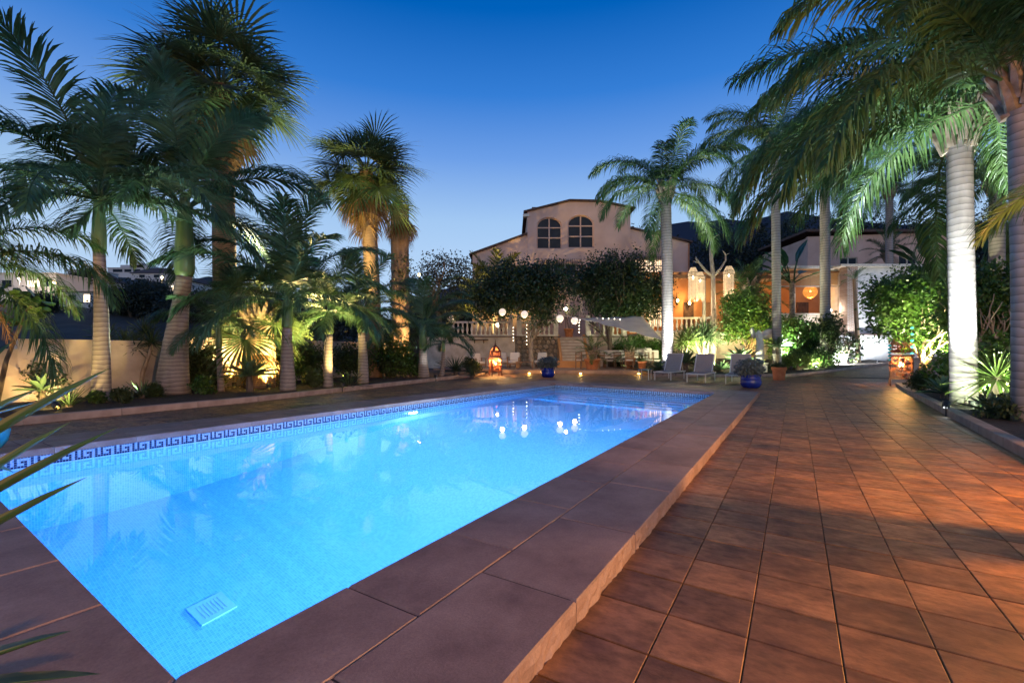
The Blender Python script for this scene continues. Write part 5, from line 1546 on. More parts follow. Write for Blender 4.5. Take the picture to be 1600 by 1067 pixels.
def lantern(label, loc, rz, s_, power):
    t = thing('moroccan_lantern', label, 'lantern', loc, rz, 'pierced iron floor lanterns', scale=s_)
    W_ = .46
    pm = pierced(W_, .62, 23, 31, 0, rosette_fn).mesh('side_panel', M['rust'])
    cm = pierced(W_, .24, 25, 13, 0, circles_fn).mesh('top_panel', M['rust'])
    for k in range(4):
        a = k * PI / 2
        link('side_panel', pm, t, (math.sin(a) * W_ / 2, -math.cos(a) * W_ / 2, .2), rot=(0, 0, a))
        link('top_panel', cm, t, (math.sin(a) * (W_ / 2 - .03), -math.cos(a) * (W_ / 2 - .03), .93), rot=(R(-7), 0, a))
        sx, sy = (1 if k in (0, 1) else -1), (1 if k in (1, 2) else -1)
        MB().box((sx * W_ / 2, sy * W_ / 2, .43), (.035, .035, .86)).build('corner_post', M['rust'], t)
        MB().add([(sx * W_ / 2 - .02, sy * W_ / 2 - .02, .2), (sx * W_ / 2 + .02, sy * W_ / 2 - .02, .2), (sx * W_ / 2 + .02, sy * W_ / 2 + .02, .2), (sx * W_ / 2 - .02, sy * W_ / 2 + .02, .2), (sx * W_ / 2 * 1.16, sy * W_ / 2 * 1.16, 0)],
                 [(0, 1, 4), (1, 2, 4), (2, 3, 4), (3, 0, 4)]).build('foot', M['rust'], t)
    fr = MB()
    for z, w_ in ((.2, W_ + .03), (.83, W_ + .05), (.92, W_ + .05), (1.17, W_ - .06)):
        for sg_ in (-1, 1):
            fr.box((sg_ * w_ / 2, 0, z), (.03, w_ + .03, .03)); fr.box((0, sg_ * w_ / 2, z), (w_ - .03, .03, .03))
    fr.build('frame', M['rust'], t)
    rf = MB(); w_ = W_ / 2 - .03
    for k in range(4):
        a = k * PI / 2 + PI / 4
        p0 = Vector((math.cos(a) * w_ * 1.41, math.sin(a) * w_ * 1.41, 1.18)); p1 = Vector((math.cos(a) * w_ * .9, math.sin(a) * w_ * .9, 1.34))
        rf.tube([p0, p1, (0, 0, 1.5)], .014, 5)
        a2 = a + PI / 2
        e0 = Vector((math.cos(a2) * w_ * 1.41, math.sin(a2) * w_ * 1.41, 1.18)); e1 = Vector((math.cos(a2) * w_ * .9, math.sin(a2) * w_ * .9, 1.34))
        for q0, q1, q2, q3 in ((p0, e0, e1, p1), ):
            mid0, mid1 = (q0 + q1) / 2, (q2 + q3) / 2
            rf.add([q0, q0.lerp(q1, .3), q3.lerp(q2, .3), q3], [(0, 1, 2, 3)]); rf.add([q0.lerp(q1, .7), q1, q2, q3.lerp(q2, .7)], [(0, 1, 2, 3)])
            rf.add([q3, q2, Vector((0, 0, 1.5))], [(0, 1, 2)])
    rf.build('dome', M['rust'], t)
    MB().lathe([(.02, 1.48), (.05, 1.53), (.015, 1.57), (.035, 1.6), (.012, 1.64), (.022, 1.67), (.002, 1.74)], 12).build('finial', M['rust'], t)
    MB().lathe([(.002, .5), (.05, .53), (.06, .58), (.035, .65), (.002, .66)], 14).build('bulb', M['e_warm'], t)
    lamp(t, (0, 0, .74), power, (1, .5, .14), size=.03)
    return t
lantern('tall pierced iron lantern glowing between the lounge chairs and the pool', G(774, 587), .35, 1.0, 300)
lantern('wide pierced iron lantern at the corner of the right kerb', G(1408, 603), .9, 1.25, 130)
# ---- lounge chairs with white cushions
def lounge_chair(label, loc, rz):
    t = thing('lounge_chair', label, 'armchair', loc, rz, 'white cushioned lounge chairs')
    for sx in (-1, 1):
        for sy in (-1, 1): MB().box((sx * .33, sy * .32, .3), (.06, .06, .6)).build('leg', M['wood'], t)
        MB().box((sx * .33, 0, .62), (.08, .76, .035)).build('armrest', M['wood'], t)
        MB().box((sx * .33, 0, .24), (.04, .6, .07)).build('side_rail', M['wood'], t)
    MB().box((0, -.3, .24), (.6, .04, .07)).build('front_rail', M['wood'], t)
    b = MB().box((0, -.02, .36), (.6, .64, .16)); o = b.build('seat_cushion', M['fabric'], t)
    o.modifiers.new('soft', 'BEVEL').width = .05
    o = MB().box((0, 0, .26), (.6, .14, .52)).build('back_cushion', M['fabric'], t, (0, .3, .42)); o.rotation_euler = (R(-18), 0, 0)
    o.modifiers.new('soft', 'BEVEL').width = .05
    return t
lounge_chair('white cushioned lounge chair half hidden behind the left lantern', (PX(787, 28.2), 28.2, .18), .3)
lounge_chair('white cushioned lounge chair just right of the left lantern', (PX(803, 27.2), 27.2, .18), -.15)
lounge_chair('white cushioned lounge chair at the foot of the rubble wall', (PX(843, 27.4), 27.4, .18), -.5)
lounge_chair('white cushioned lounge chair left of the lantern, behind the agaves', (PX(748, 27.6), 27.6, .12), .5)
t = thing('coffee_table', 'low wooden coffee table in front of the white lounge chairs', 'table', (PX(820, 25.6), 25.6, .18), -.1)
MB().box((0, 0, .38), (1.0, .6, .05)).build('table_top', M['wood'], t)
for sx in (-1, 1):
    for sy in (-1, 1): MB().box((sx * .44, sy * .24, .18), (.06, .06, .36)).build('leg', M['wood'], t)
t = thing('wall_shelf', 'dark wooden shelf on the retaining wall above the lantern', 'shelf', (PX(748, 29.7), 29.72, PZ(531, 29.7)))
MB().box((0, 0, 0), (1.25, .22, .06)).build('board', M['darkwood'], t)
for s_ in (-1, 1): MB().add([(s_ * .3, .1, -.03), (s_ * .3 + .05, .1, -.03), (s_ * .3 + .05, -.08, -.03), (s_ * .3, -.08, -.03), (s_ * .3, .1, -.22), (s_ * .3 + .05, .1, -.22)], [(0, 3, 4), (1, 5, 2), (3, 2, 5, 4), (0, 4, 5, 1), (0, 1, 2, 3)]).build('bracket', M['darkwood'], t)
# ---- dining set
def dining_chair(label, loc, rz):
    t = thing('dining_chair', label, 'chair', loc, rz, 'wooden dining chairs')
    for sx in (-1, 1):
        MB().box((sx * .21, -.2, .22), (.045, .045, .44)).build('leg', M['wood'], t)
        MB().box((sx * .21, .21, .48), (.045, .045, .96)).build('leg', M['wood'], t)
    MB().box((0, 0, .455), (.48, .47, .04)).build('seat', M['wood'], t)
    for k in range(4): MB().box((0, .21, .58 + k * .105), (.37, .025, .05)).build('back_slat', M['wood'], t)
    o = MB().box((0, -.01, .505), (.42, .4, .06)).build('seat_cushion', M['fabric'], t)
    return t
dt = thing('dining_table', 'long wooden dining table under the shade sail', 'table', (PX(968, 26.4), 26.4, .18), -.05)
for k in range(5): MB().box((0, -.38 + k * .19, .74), (2.7, .18, .04)).build('table_board', M['wood'], dt)
for sx in (-1, 1):
    for sy in (-1, 1): MB().box((sx * 1.2, sy * .35, .36), (.09, .09, .72)).build('leg', M['wood'], dt)
for k, (px, d, rz, lb) in enumerate([(908, 25.4, 2.3, 'wooden dining chair left of the wide terracotta pot'), (940, 27.4, 0, 'wooden dining chair on the far side of the table, left end'), (966, 27.4, 0, 'wooden dining chair on the far side of the table, middle'),
        (983, 25.1, 3.0, 'wooden slat back dining chair on the near side of the table'), (1006, 26.8, -1.3, 'wooden dining chair at the right end of the table'), (1014, 25.6, -1.7, 'rightmost wooden dining chair beside the loungers')]):
    dining_chair(lb, (PX(px, d), d, .18), rz)
for k, (px, d) in enumerate(((1000, 27.6), (1012, 27.3))):
    o = MB().box((0, 0, .22), (.5, .13, .44)).build('throw_pillow', M['fabric'], None, (PX(px, d), d, .92), .2)
    o.modifiers.new('soft', 'BEVEL').width = .05
    tag(o, ('pale scatter cushion propped on the bench behind the table, left of two', 'pale scatter cushion propped on the bench behind the table, right of two')[k], 'cushion', 'scatter cushions')
t = thing('bench', 'pale bench with backrest along the hedge behind the dining table', 'bench', (PX(985, 28.0), 28.0, .18))
MB().box((0, 0, .42), (3.6, .5, .12)).build('seat', M['fabric'], t)
MB().box((0, .25, .8), (3.6, .1, .5)).build('backrest', M['fabric'], t)
for s_ in (-1.6, 0, 1.6): MB().box((s_, 0, .18), (.08, .44, .36)).build('leg', M['wood'], t)
# ---- shade sail
A, B_, C_ = P(903, 497, 24.5), P(1005, 494, 27.0), P(1036, 532, 22.0)
t = thing('shade_sail', 'triangular beige shade sail stretched above the dining table', 'shade sail')
N_ = 16; vs = []; ix = {}
cen = (A + B_ + C_) / 3
for i in range(N_ + 1):
    for j in range(N_ + 1 - i):
        a, b2 = i / N_, j / N_; c2 = 1 - a - b2
        p_ = A * a + B_ * b2 + C_ * c2
        pull = .14 * ((a * b2) + (b2 * c2) + (a * c2)) * 3 * (1 - 12 * a * b2 * c2)
        p_ = p_.lerp(cen, pull * .55); p_ = p_ + Vector((0, 0, -.5 * a * b2 * c2 * 9 * .5 + .03 * math.sin(a * 26 + b2 * 4)))
        ix[(i, j)] = len(vs); vs.append(p_)
fs = []
for i in range(N_):
    for j in range(N_ - i):
        fs.append((ix[(i, j)], ix[(i + 1, j)], ix[(i, j + 1)]))
        if i + j < N_ - 1: fs.append((ix[(i + 1, j)], ix[(i + 1, j + 1)], ix[(i, j + 1)]))
o = MB().add(vs, fs).build('sail_cloth', M['sail'], t, smooth=True)
sm = o.modifiers.new('thick', 'SOLIDIFY'); sm.thickness = .008
for p_, q_ in ((A, A + Vector((-1.2, 1.5, .35))), (B_, B_ + Vector((.6, 1.5, .3))), (C_, P(1043, 534, 21.6))):
    MB().tube([p_, q_], .012, 5).build('guy_rope', M['alu'], t)
# ---- winged headless statue
def statue(loc):
    t = thing('winged_statue', 'white headless winged statue in front of the leafy shrub', 'statue', loc, .15)
    MB().box((0, 0, .2), (.5, .5, .4)).box((0, 0, .42), (.56, .56, .05)).build('pedestal', M['plaster'], t)
    H0 = .44
    b = MB()
    rg = random.Random(2)
    secs = [(0, .24, .2, 0, 0), (.18, .22, .19, .0, 0), (.45, .19, .17, .01, -.02), (.75, .17, .145, .02, -.05), (.95, .19, .15, .02, -.05), (1.08, .15, .125, .01, -.03), (1.25, .185, .14, 0, -.03), (1.38, .2, .14, 0, -.01), (1.46, .15, .11, 0, 0), (1.52, .06, .06, 0, 0), (1.57, .055, .055, 0, 0)]
    n_ = 24; vs = []
    for z, rx, ry, ox_, oy_ in secs:
        for k in range(n_):
            a = 2 * PI * k / n_
            fold = 1 + (.07 * math.sin(9 * a + z * 4) + .03 * math.sin(15 * a)) * max(0, 1 - z / 1.15)
            vs.append((ox_ + rx * fold * math.cos(a), oy_ + ry * fold * math.sin(a), H0 + z))
    m_ = len(secs)
    fs = [(i * n_ + k, i * n_ + (k + 1) % n_, (i + 1) * n_ + (k + 1) % n_, (i + 1) * n_ + k) for i in range(m_ - 1) for k in range(n_)] + [tuple((m_ - 1) * n_ + k for k in range(n_))]
    b.add(vs, fs); b.build('body', M['plaster'], t, smooth=True)
    for s_, up_ in ((1, .2), (-1, .3)):
        w_ = MB(); pr = []
        L_ = .95 if s_ > 0 else .2
        for k in range(9):
            q = k / 8; x = s_ * (.13 + L_ * q); zt = H0 + 1.3 + up_ * math.sin(q * 1.35) * .75; hw = .1 + .17 * math.sin(PI * min(1, q * .95)) - .06 * q
            pr.append((x, .1 + .08 * q, zt, hw))
        vs = []
        for x, y, z, hw in pr: vs += [(x, y - .035, z + hw), (x, y + .035, z + hw), (x, y + .03, z - hw), (x, y - .03, z - hw)]
        fs = [(4 * k + a, 4 * k + (a + 1) % 4, 4 * k + 4 + (a + 1) % 4, 4 * k + 4 + a) for k in range(8) for a in range(4)] + [(0, 1, 2, 3), (35, 34, 33, 32)]
        w_.add(vs, fs); w_.build('wing', M['plaster'], t, smooth=True)
statue(Vector((PX(1186, 21.9), 21.9, .18)))
# ---- paper lanterns and fairy lights
for k, (px, py, d) in enumerate(((785, 487.5, 25.8), (819.5, 491, 25.6), (875, 497.5, 25.4), (898, 501, 25.2))):
    q = P(px, py, d)
    t = thing('paper_lantern', ('round paper lantern hanging leftmost beneath the ficus tree', 'round paper lantern second from the left beneath the ficus tree', 'round paper lantern just left of the stairs', 'brightest paper lantern at the corner of the shade sail')[k], 'lantern', q, group='paper lanterns')
    r_ = .2; pr = []
    for j in range(25):
        a = -PI / 2 + PI * j / 24; pr.append((max(.03, r_ * math.cos(a) * (1 + .012 * (j % 2))), r_ * math.sin(a)))
    MB().lathe(pr, 24).build('shade', M['paper'], t, smooth=True)
    MB().tube([(0, 0, r_), (0, 0, r_ + .75)], .006, 4).build('cord', M['black'], t)
    lamp(t, (0, 0, -.34), 12, (1, .72, .4), size=.12)
def fairy(label, pts):
    t = thing('fairy_lights', label, 'string lights', pts[0])
    p0 = Vector(pts[0])
    MB().tube([Vector(p_) - p0 for p_ in pts], .005, 4).build('cable', M['black'], t)
    sm_ = MB().lathe([(.002, -.03), (.022, 0), (.002, .03)], 6).mesh('bulb', M['fairy'])
    for p_ in pts[::1]: link('bulb', sm_, t, Vector(p_) - p0)
fairy('vertical string of fairy lights hanging beside the stairs', [P(905, 504 + 5 * k, 26.2) for k in range(4)])
fairy('fairy lights hanging down over the rubble stone wall', [P(823, 508 + 6 * k, 28.8) for k in range(6)])
fairy('fairy lights looped along the shade sail edge', [P(906 + 9 * k, 500 - 1.2 * k + .15 * k * k, 24.6 + .1 * k) for k in range(8)])
fairy('short drop of fairy lights left of the rubble wall', [P(802, 512 + 5 * k, 28.9) for k in range(5)])
# ---- driftwood lamp tree with three shell chandeliers
DB = Vector((PX(1114, 25.5), 25.5, .4))
dl = thing('driftwood_post', 'forked driftwood post carrying shell chandeliers', 'post', DB)
zt = PZ(352, 25.5) - .4; zf = PZ(431, 25.5) - .4
m = MB(); m.tube([(0, 0, -.2), (.05, 0, zf * .5), (0, 0, zf), (-.12, 0, zf + 1.2), (-.1, 0, zf + 2.0)], [.17, .14, .12, .1, .08], 10)
m.build('trunk', M['driftwood'], dl, smooth=True)
m = MB(); m.tube([(-.1, 0, zf + 1.95), (-.22, 0, zf + 2.25), (-.42, .02, zf + 2.75)], [.08, .06, .03], 8); m.build('branch', M['driftwood'], dl, smooth=True)
m = MB(); m.tube([(-.1, 0, zf + 1.95), (.1, 0, zf + 2.2), (.32, 0, zf + 2.3)], [.06, .045, .02], 8); m.build('branch', M['driftwood'], dl, smooth=True)
m = MB(); m.tube([(0, 0, zf - .05), (-.4, -.05, zf + .25), (-.85, -.1, zf + .75), (-1.0, -.1, zf + .95), (-.98, -.1, zf + 1.05)], [.09, .075, .06, .05, .03], 8); m.tube([(-.85, -.1, zf + .72), (-1.15, -.1, zf + .8)], [.03, .015], 6); m.build('branch', M['driftwood'], dl, smooth=True)
m = MB(); m.tube([(0, 0, zf - .05), (.4, -.05, zf + .4), (.68, -.08, zf + .85), (.66, -.08, zf + 1.2), (.5, -.08, zf + 1.4)], [.08, .065, .055, .04, .02], 8); m.tube([(.68, -.08, zf + 1.15), (.9, -.08, zf + 1.25)], [.03, .015], 6); m.build('branch', M['driftwood'], dl, smooth=True)
def chandelier(label, px, ptop, pbot, d, r_, seed):
    rg = random.Random(seed)
    top = P(px, ptop, d); h = (pbot - ptop) / FPX * d
    t = thing('shell_chandelier', label, 'lamp', top, group='shell strand chandeliers')
    for z, rr_ in ((0, r_ * .45), (-.16 * h, r_ * .95), (-.27 * h, r_)):
        MB().tube([(rr_ * math.cos(2 * PI * k / 20), rr_ * math.sin(2 * PI * k / 20), z) for k in range(21)], .014, 5).build('hoop', M['darkwood'], t)
    m = MB()
    for k in range(46):
        a = 2 * PI * k / 46 + rg.uniform(-.05, .05); q = rg.uniform(.55, 1) ; L2 = h * rg.uniform(.8, 1.05)
        c_, s_ = math.cos(a), math.sin(a)
        m.tube([(r_ * .45 * c_, r_ * .45 * s_, 0), (r_ * .95 * c_, r_ * .95 * s_, -.16 * h), (r_ * c_ * 1.0, r_ * s_ * 1.0, -.27 * h)], .008, 3, False)
        y = -.27 * h; x_ = r_ * q
        while y > -L2:
            m.lathe([(.003, -.03), (.022, 0), (.003, .03)], 4, (x_ * c_, x_ * s_, y), False); y -= .075
    m.build('shell_strands', M['shell'], t)
    tag(m and t.children[-1] if False else t, kind=None)
    MB().tube([(0, 0, 0), (0, 0, .35)], .008, 4).build('cord', M['black'], t)
    MB().lathe([(.002, -.25 * h), (.06, -.3 * h), (.002, -.36 * h)], 10).build('bulb', M['fairy'], t)
    lamp(t, (0, 0, -1.12 * h), 45, (1, .74, .42), size=.12)
chandelier('long glowing shell chandelier hanging leftmost on the driftwood post', 1083, 418, 470, 25.2, .27, 1)
chandelier('smaller shell chandelier just behind the leftmost one', 1094, 425, 470, 26.0, .24, 2)
chandelier('glowing shell chandelier on the right arm of the driftwood post', 1139, 416, 464, 25.2, .29, 3)
# ---- veranda lamps
def wall_lantern(label, px, py, d, power):
    q = P(px, py, d)
    t = thing('wall_lantern', label, 'lamp', q, group='warm lamps of the veranda')
    MB().lathe([(.02, -.32), (.1, -.2), (.13, -.02), (.1, .16), (.03, .26), (.02, .6)], 8, cap=False).build('cage', M['iron'], t)
    MB().lathe([(.002, -.14), (.075, -.06), (.085, .04), (.002, .14)], 10, (0, -.16, 0)).build('bulb', M['e_warm'], t)
    lamp(t, (0, -.38, 0), power, (1, .55, .18), size=.08)
wall_lantern('hanging lantern glowing on the ochre veranda wall', 1057.5, 470, 32.6, 45)
wall_lantern('small wall lamp beside the lit veranda window, left of two', 1000, 476, 32.75, 70)
wall_lantern('small wall lamp close to the ficus, right of two', 1010, 474, 32.75, 50)
wall_lantern('small wall lamp half hidden behind the leftmost chandelier', 1076, 474, 32.7, 40)
q = P(1266, 456, 29.5)
t = thing('pendant_lamp', 'round woven pendant lamp glowing under the veranda roof', 'lamp', q)
m = MB()
for k in range(26):
    a = k * 2.4; ti = R(15 + 150 * ((k * .618) % 1))
    Mx = Matrix.Rotation(a, 3, 'Z') @ Matrix.Rotation(ti, 3, 'X')
    m.tube([Mx @ Vector((.4 * math.cos(2 * PI * j / 18), .4 * math.sin(2 * PI * j / 18), 0)) for j in range(19)], .018, 4)
m.build('woven_shade', M['wicker'], t)
MB().lathe([(.002, -.08), (.09, 0), (.002, .1)], 12).build('bulb', M['e_warm'], t)
MB().tube([(0, 0, .4), (0, 0, PZ(420, 29.5) - q.z)], .01, 4).build('cord', M['black'], t)
lamp(t, (0, 0, -.5), 110, (1, .45, .1), size=.15)
t = thing('wall_spot', 'small white spot lamp on the brick column parapet', 'lamp', P(1297.5, 485, 27.3))
MB().lathe([(.002, -.09), (.07, 0), (.002, .09)], 12).build('bulb', M['e_white'], t)
lamp(t, (0, -.25, 0), 25, (1, .9, .75), size=.06)
for k, (px, py, d, pw, lb) in enumerate(((778, 508, 31.0, 60, 'bright lamp behind the balustrade left of the ficus trunk'), (706, 500, 32.0, 25, 'warm lamp among the leaves left of the balustrade'), (884, 483, 30.5, 12, 'small warm lamp in the ficus beside the stairs'))):
    t = thing('terrace_lamp', lb, 'lamp', P(px, py, d))
    MB().lathe([(.002, -.14), (.12, -.04), (.13, .06), (.002, .14)], 12).build('globe', M['fairy'], t)
    MB().tube([(0, 0, -.14), (0, 0, min(-.3, TZ - P(px, py, d).z))], .02, 5).build('stand', M['iron'], t)
    lamp(t, (0, -.3, 0), pw, (1, .75, .42), size=.1)
# ---- garden spotlights
def spot(label, loc, target, power, col, lens='e_white', cone=80, mast=.12):
    loc = Vector(loc); t = thing('garden_spotlight', label, 'spotlight', loc, group='garden spotlights')
    d = (Vector(target) - loc).normalized(); qt = d.to_track_quat('Z', 'Y').to_matrix()
    h = MB().lathe([(.03, -.07), (.055, -.05), (.06, .06), (.052, .06), (.05, .03)], 14, cap=False)
    MB().add([qt @ Vector(v) + Vector((0, 0, .1)) for v in h.v], h.f).build('housing', M['black'], t, smooth=True)
    h = MB().lathe([(.001, .035), (.05, .03)], 14, cap=False)
    MB().add([qt @ Vector(v) + Vector((0, 0, .1)) for v in h.v], h.f).build('lens', M[lens], t)
    MB().tube([(0, 0, -mast), (0, 0, .08)], [.012, .014], 6).build('stake', M['black'], t)
    off = Vector((0, 0, .1)) + d * .075
    lamp(t, off, power, col, 'SPOT', .04, off + d, cone, .7, 'spot_beam')
WARM = (1, .6, .25); WHITE = (.92, .95, 1); YEL = (1, .72, .25); GRN = (.8, 1, .6)
spot('spotlight glaring below the yellow lit agave at the far left', Vector((PX(88, 8.3), 8.3, .1)), Vector((PX(64, 8.9), 8.9, .7)), 162, YEL, 'e_yellow', 110)
spot('spotlight at the left edge under the dead frond', Vector((-9.0, 7.2, .1)), Vector((-9.4, 7.7, 3.2)), 284, WARM, 'e_yellow', 100)
spot('spotlight at the foot of the tallest fan palm', Vector((PX(366, 13.4), 13.4, .1)), Vector((PX(352, 14.5), 14.5, 3.6)), 1480, WARM, 'e_yellow', 95)
spot('spotlight under the short fan palm crown', Vector((PX(420, 12.9), 12.9, .1)), Vector((PX(408, 13.6), 13.6, 2.2)), 1456, YEL, 'e_yellow', 100)
spot('spotlight aimed up the king palms behind the big agave', Vector((PX(480, 14.6), 14.6, .1)), Vector((PX(460, 13.2), 13.2, 4)), 1816, YEL, 'e_yellow', 100)
spot('spotlight behind the bottle palm washing the cream wall', Vector((PX(250, 12.4), 12.4, .1)), Vector((PX(290, 14.0), 14.0, 2)), 169, WARM, 'e_yellow', 110)
spot('spotlight washing the wall beside the pilaster', Vector((PX(70, 9.6), 9.6, .1)), Vector((PX(60, 10.8), 10.8, .9)), 27, WARM, 'e_yellow', 120)
spot('added mast spotlight brightening the lone fan palm crown', Vector((-6.3, 17.3, 1.9)), Vector((-5.9, 18.9, 8.0)), 2200, YEL, 'e_yellow', 75, 1.9)  # no known lamp here: mast spot added to light the crown from below
spot('added mast spotlight brightening the tallest fan palm crown', Vector((PX(402, 15.6), 15.6, 2.0)), Vector((PX(348, 14.5), 14.5, 9.6)), 2600, (1, .9, .55), 'e_yellow', 70, 2.0)  # mast spot added behind the short fan palm to brighten this dark crown
spot('spotlight among the king palms at the far left', Vector((PX(215, 10.6), 10.6, .1)), Vector((PX(165, 9.9), 9.9, 4.6)), 672, (.9, 1, .7), 'e_white', 70)
spot('spotlight on the platform aimed up at the shade sail', Vector((PX(1016, 22.6), 22.6, .2)), Vector((PX(985, 24.5), 24.5, 2.6)), 260, (1, .88, .65), 'e_white', 90)
spot('floodlight washing the upper white outbuilding wall', Vector((PX(1372, 24.4), 24.4, .5)), Vector((PX(1370, 26.6), 26.6, 4.0)), 480, (.9, .95, 1), 'e_white', 110)
spot('spotlight below the vine wrapped trunk', Vector((PX(640, 20.4), 20.4, .1)), Vector((PX(618, 22), 22, 2.6)), 1820, WARM, 'e_yellow', 100)
spot('small white spotlight near the end of the left bed', B(681, 592), B(662, 590) + Vector((0, 0, 2)), 41, WHITE, 'e_white', 90)
spot('spotlight lighting the areca palms by the villa', Vector((PX(765, 31.6), 31.6, TZ)), Vector((PX(768, 33.5), 33.5, TZ + 3)), 2077, YEL, 'e_yellow', 110)
spot('floodlight at the foot of the white ringed trunk', Vector((PX(1478, 8.35), 8.35, .11)), Vector((PX(1505, 9.3), 9.3, 1.6)), 158, WHITE, 'e_white', 90)
spot('tall beam spotlight aimed into the big queen palm crown', Vector((PX(1520, 8.5), 8.5, .11)), Vector((PX(1490, 9.4), 9.4, 6)), 3330, (.88, .97, 1), 'e_white', 70)
spot('glaring spotlight under the bright yucca', Vector((PX(1570, 7.75), 7.75, .13)), Vector((PX(1557, 8.9), 8.9, .8)), 388, GRN, 'e_green', 125)
spot('spotlight beneath the lit citrus shrub', Vector((PX(1482, 14.4), 14.4, .11)), Vector((PX(1445, 15.5), 15.5, 2.7)), 1500, (1, .95, .5), 'e_white', 75)
spot('second spotlight aimed up into the lit citrus shrub', Vector((PX(1452, 13.0), 13.0, .11)), Vector((PX(1434, 15.5), 15.5, 3.2)), 1440, (1, .97, .55), 'e_white', 50)
spot('spotlight lighting the shrub by the right edge', Vector((PX(1545, 11.0), 11.0, .11)), Vector((PX(1552, 13), 13, 2.2)), 1980, (.95, 1, .55), 'e_white', 120)
spot('spotlight at the pale ringed palm behind the first lounger', Vector((PX(1036, 20.9), 20.9, .2)), Vector((PX(1042, 21.6), 21.6, 2.4)), 259, WHITE, 'e_white', 80)
spot('spotlight aimed into the crown of the pale ringed palm', Vector((PX(1056, 20.6), 20.6, .2)), Vector((PX(1040, 21.6), 21.6, 7.5)), 3088, (.9, .98, .95), 'e_white', 60)
spot('spotlight low behind the statue', Vector((PX(1193, 22.6), 22.6, .3)), Vector((PX(1175, 24), 24, 2.2)), 1306, YEL, 'e_yellow', 120)
spot('spotlight among the agaves behind the loungers', Vector((PX(1112, 22.4), 22.4, .3)), Vector((PX(1100, 23.4), 23.4, 1.5)), 1346, (.95, 1, .6), 'e_white', 130)
spot('spotlight in the undergrowth right of the terracotta pot', Vector((PX(1252, 22.7), 22.7, .3)), Vector((PX(1255, 24.6), 24.6, 1.6)), 1346, (.85, 1, .6), 'e_white', 130)
spot('floodlight washing the white plinth', Vector((PX(1310, 24.3), 24.3, .55)), Vector((PX(1340, 26.4), 26.4, 1.2)), 1543, (.95, .95, 1), 'e_white', 140)
spot('spotlight lighting the bird of paradise plant', Vector((PX(1225, 24.2), 24.2, .5)), Vector((PX(1237, 25.6), 25.6, 5)), 2263, (.85, 1, .85), 'e_white', 80)
spot('spotlight in front of the agaves beside the third lounger', Vector((PX(1150, 20.9), 20.9, .3)), Vector((PX(1160, 23.6), 23.6, 2.0)), 420, (.95, 1, .6), 'e_white', 110)
spot('spotlight in front of the shrub left of the white plinth', Vector((PX(1275, 22.3), 22.3, .35)), Vector((PX(1262, 24.8), 24.8, 1.8)), 420, (.9, 1, .6), 'e_white', 110)
spot('spotlight under the king palms near the lone fan palm', Vector((PX(535, 13.2), 13.2, .1)), Vector((PX(525, 14.2), 14.2, 3.0)), 300, YEL, 'e_yellow', 100)
spot('spotlight lighting the hedge behind the dining table', Vector((PX(1002, 28.5), 28.5, .2)), Vector((PX(1000, 29.5), 29.5, 1.2)), 1306, (.9, 1, .5), 'e_white', 130)
spot('spotlight aimed into the queen palm above the terracotta pot', Vector((PX(1236, 21.6), 21.6, .3)), Vector((PX(1208, 22), 22, 8)), 1980, (.9, 1, .75), 'e_white', 45)
for k, (px, py, lb) in enumerate(((827, 579, 'amber floor light left of the blue pot'), (907, 581, 'amber floor light in front of the stairs landing'), (998, 584.5, 'amber floor light beside the first lounger'))):
    q = G(px, py); q.y = 23.0 - .25 * k; q.x = PX(px, q.y); q.z = 0
    t = thing('floor_light', lb, 'lamp', q, group='amber floor lights along the platform')
    MB().lathe([(.09, 0), (.1, .02), (.085, .05), (.07, .055)], 16, cap=False).build('rim', M['iron'], t)
    MB().lathe([(.072, .04), (.05, .075), (.002, .085)], 16, cap=False).build('lens', M['e_yellow'], t)
    lamp(t, (0, 0, .16), 9, (1, .55, .12), size=.05)
# ---- strings of blue glass beads in the citrus shrub
for k, (px, p0, p1, d, lb) in enumerate(((1390, 540, 562, 14.9, 'short string of blue glass beads left of the right lantern'), (1425, 512, 552, 14.6, 'long string of turquoise beads hanging in the lit shrub'))):
    a = P(px, p0, d); b2 = P(px, p1, d); t = thing('bead_string', lb, 'ornament', a)
    MB().tube([(0, 0, .3), b2 - a], .004, 4).build('cord', M['black'], t)
    bm = MB().lathe([(.004, -.045), (.045, -.015), (.05, .01), (.004, .045)], 10).mesh('bead', M['turq'], True)
    for j in range(5): link('bead', bm, t, (b2 - a) * (j / 4))
# ---- foreground yucca at the lower left, leaves reaching into the picture
YC = Vector((-2.0, 1.5, COP))
yl = []
for s_, w_ in ((0, .05), (.25, .075), (.55, .07), (.8, .045), (.94, .016), (1, .001)): yl.append((s_, w_))
def yleaf(L_, wsc, sag):
    m = MB(); vs = []
    for s_, w_ in yl:
        z = -sag * s_ * s_; w2 = w_ * wsc / 2
        vs += [(s_ * L_, -w2, z + w2 * .5), (s_ * L_, 0, z - w2 * .25), (s_ * L_, w2, z + w2 * .5), (s_ * L_, 0, z - w2 * .25 - .004 * (1 - s_))]
    fs = []
    for k in range(len(yl) - 1):
        for a in range(4): fs.append((4 * k + a, 4 * k + (a + 1) % 4, 4 * k + 4 + (a + 1) % 4, 4 * k + 4 + a))
    return m.add(vs, fs)
m, nt, bs = mat_new('variegated_yucca')
N2, L2 = nt.nodes, nt.links
tcy = N2.new('ShaderNodeTexCoord'); sy = N2.new('ShaderNodeSeparateXYZ'); L2.new(tcy.outputs['Generated'], sy.inputs[0])
ry = N2.new('ShaderNodeValToRGB'); e = ry.color_ramp.elements
e[0].position = 0; e[0].color = (.26, .22, .06, 1); e[1].position = 1; e[1].color = (.26, .22, .06, 1)
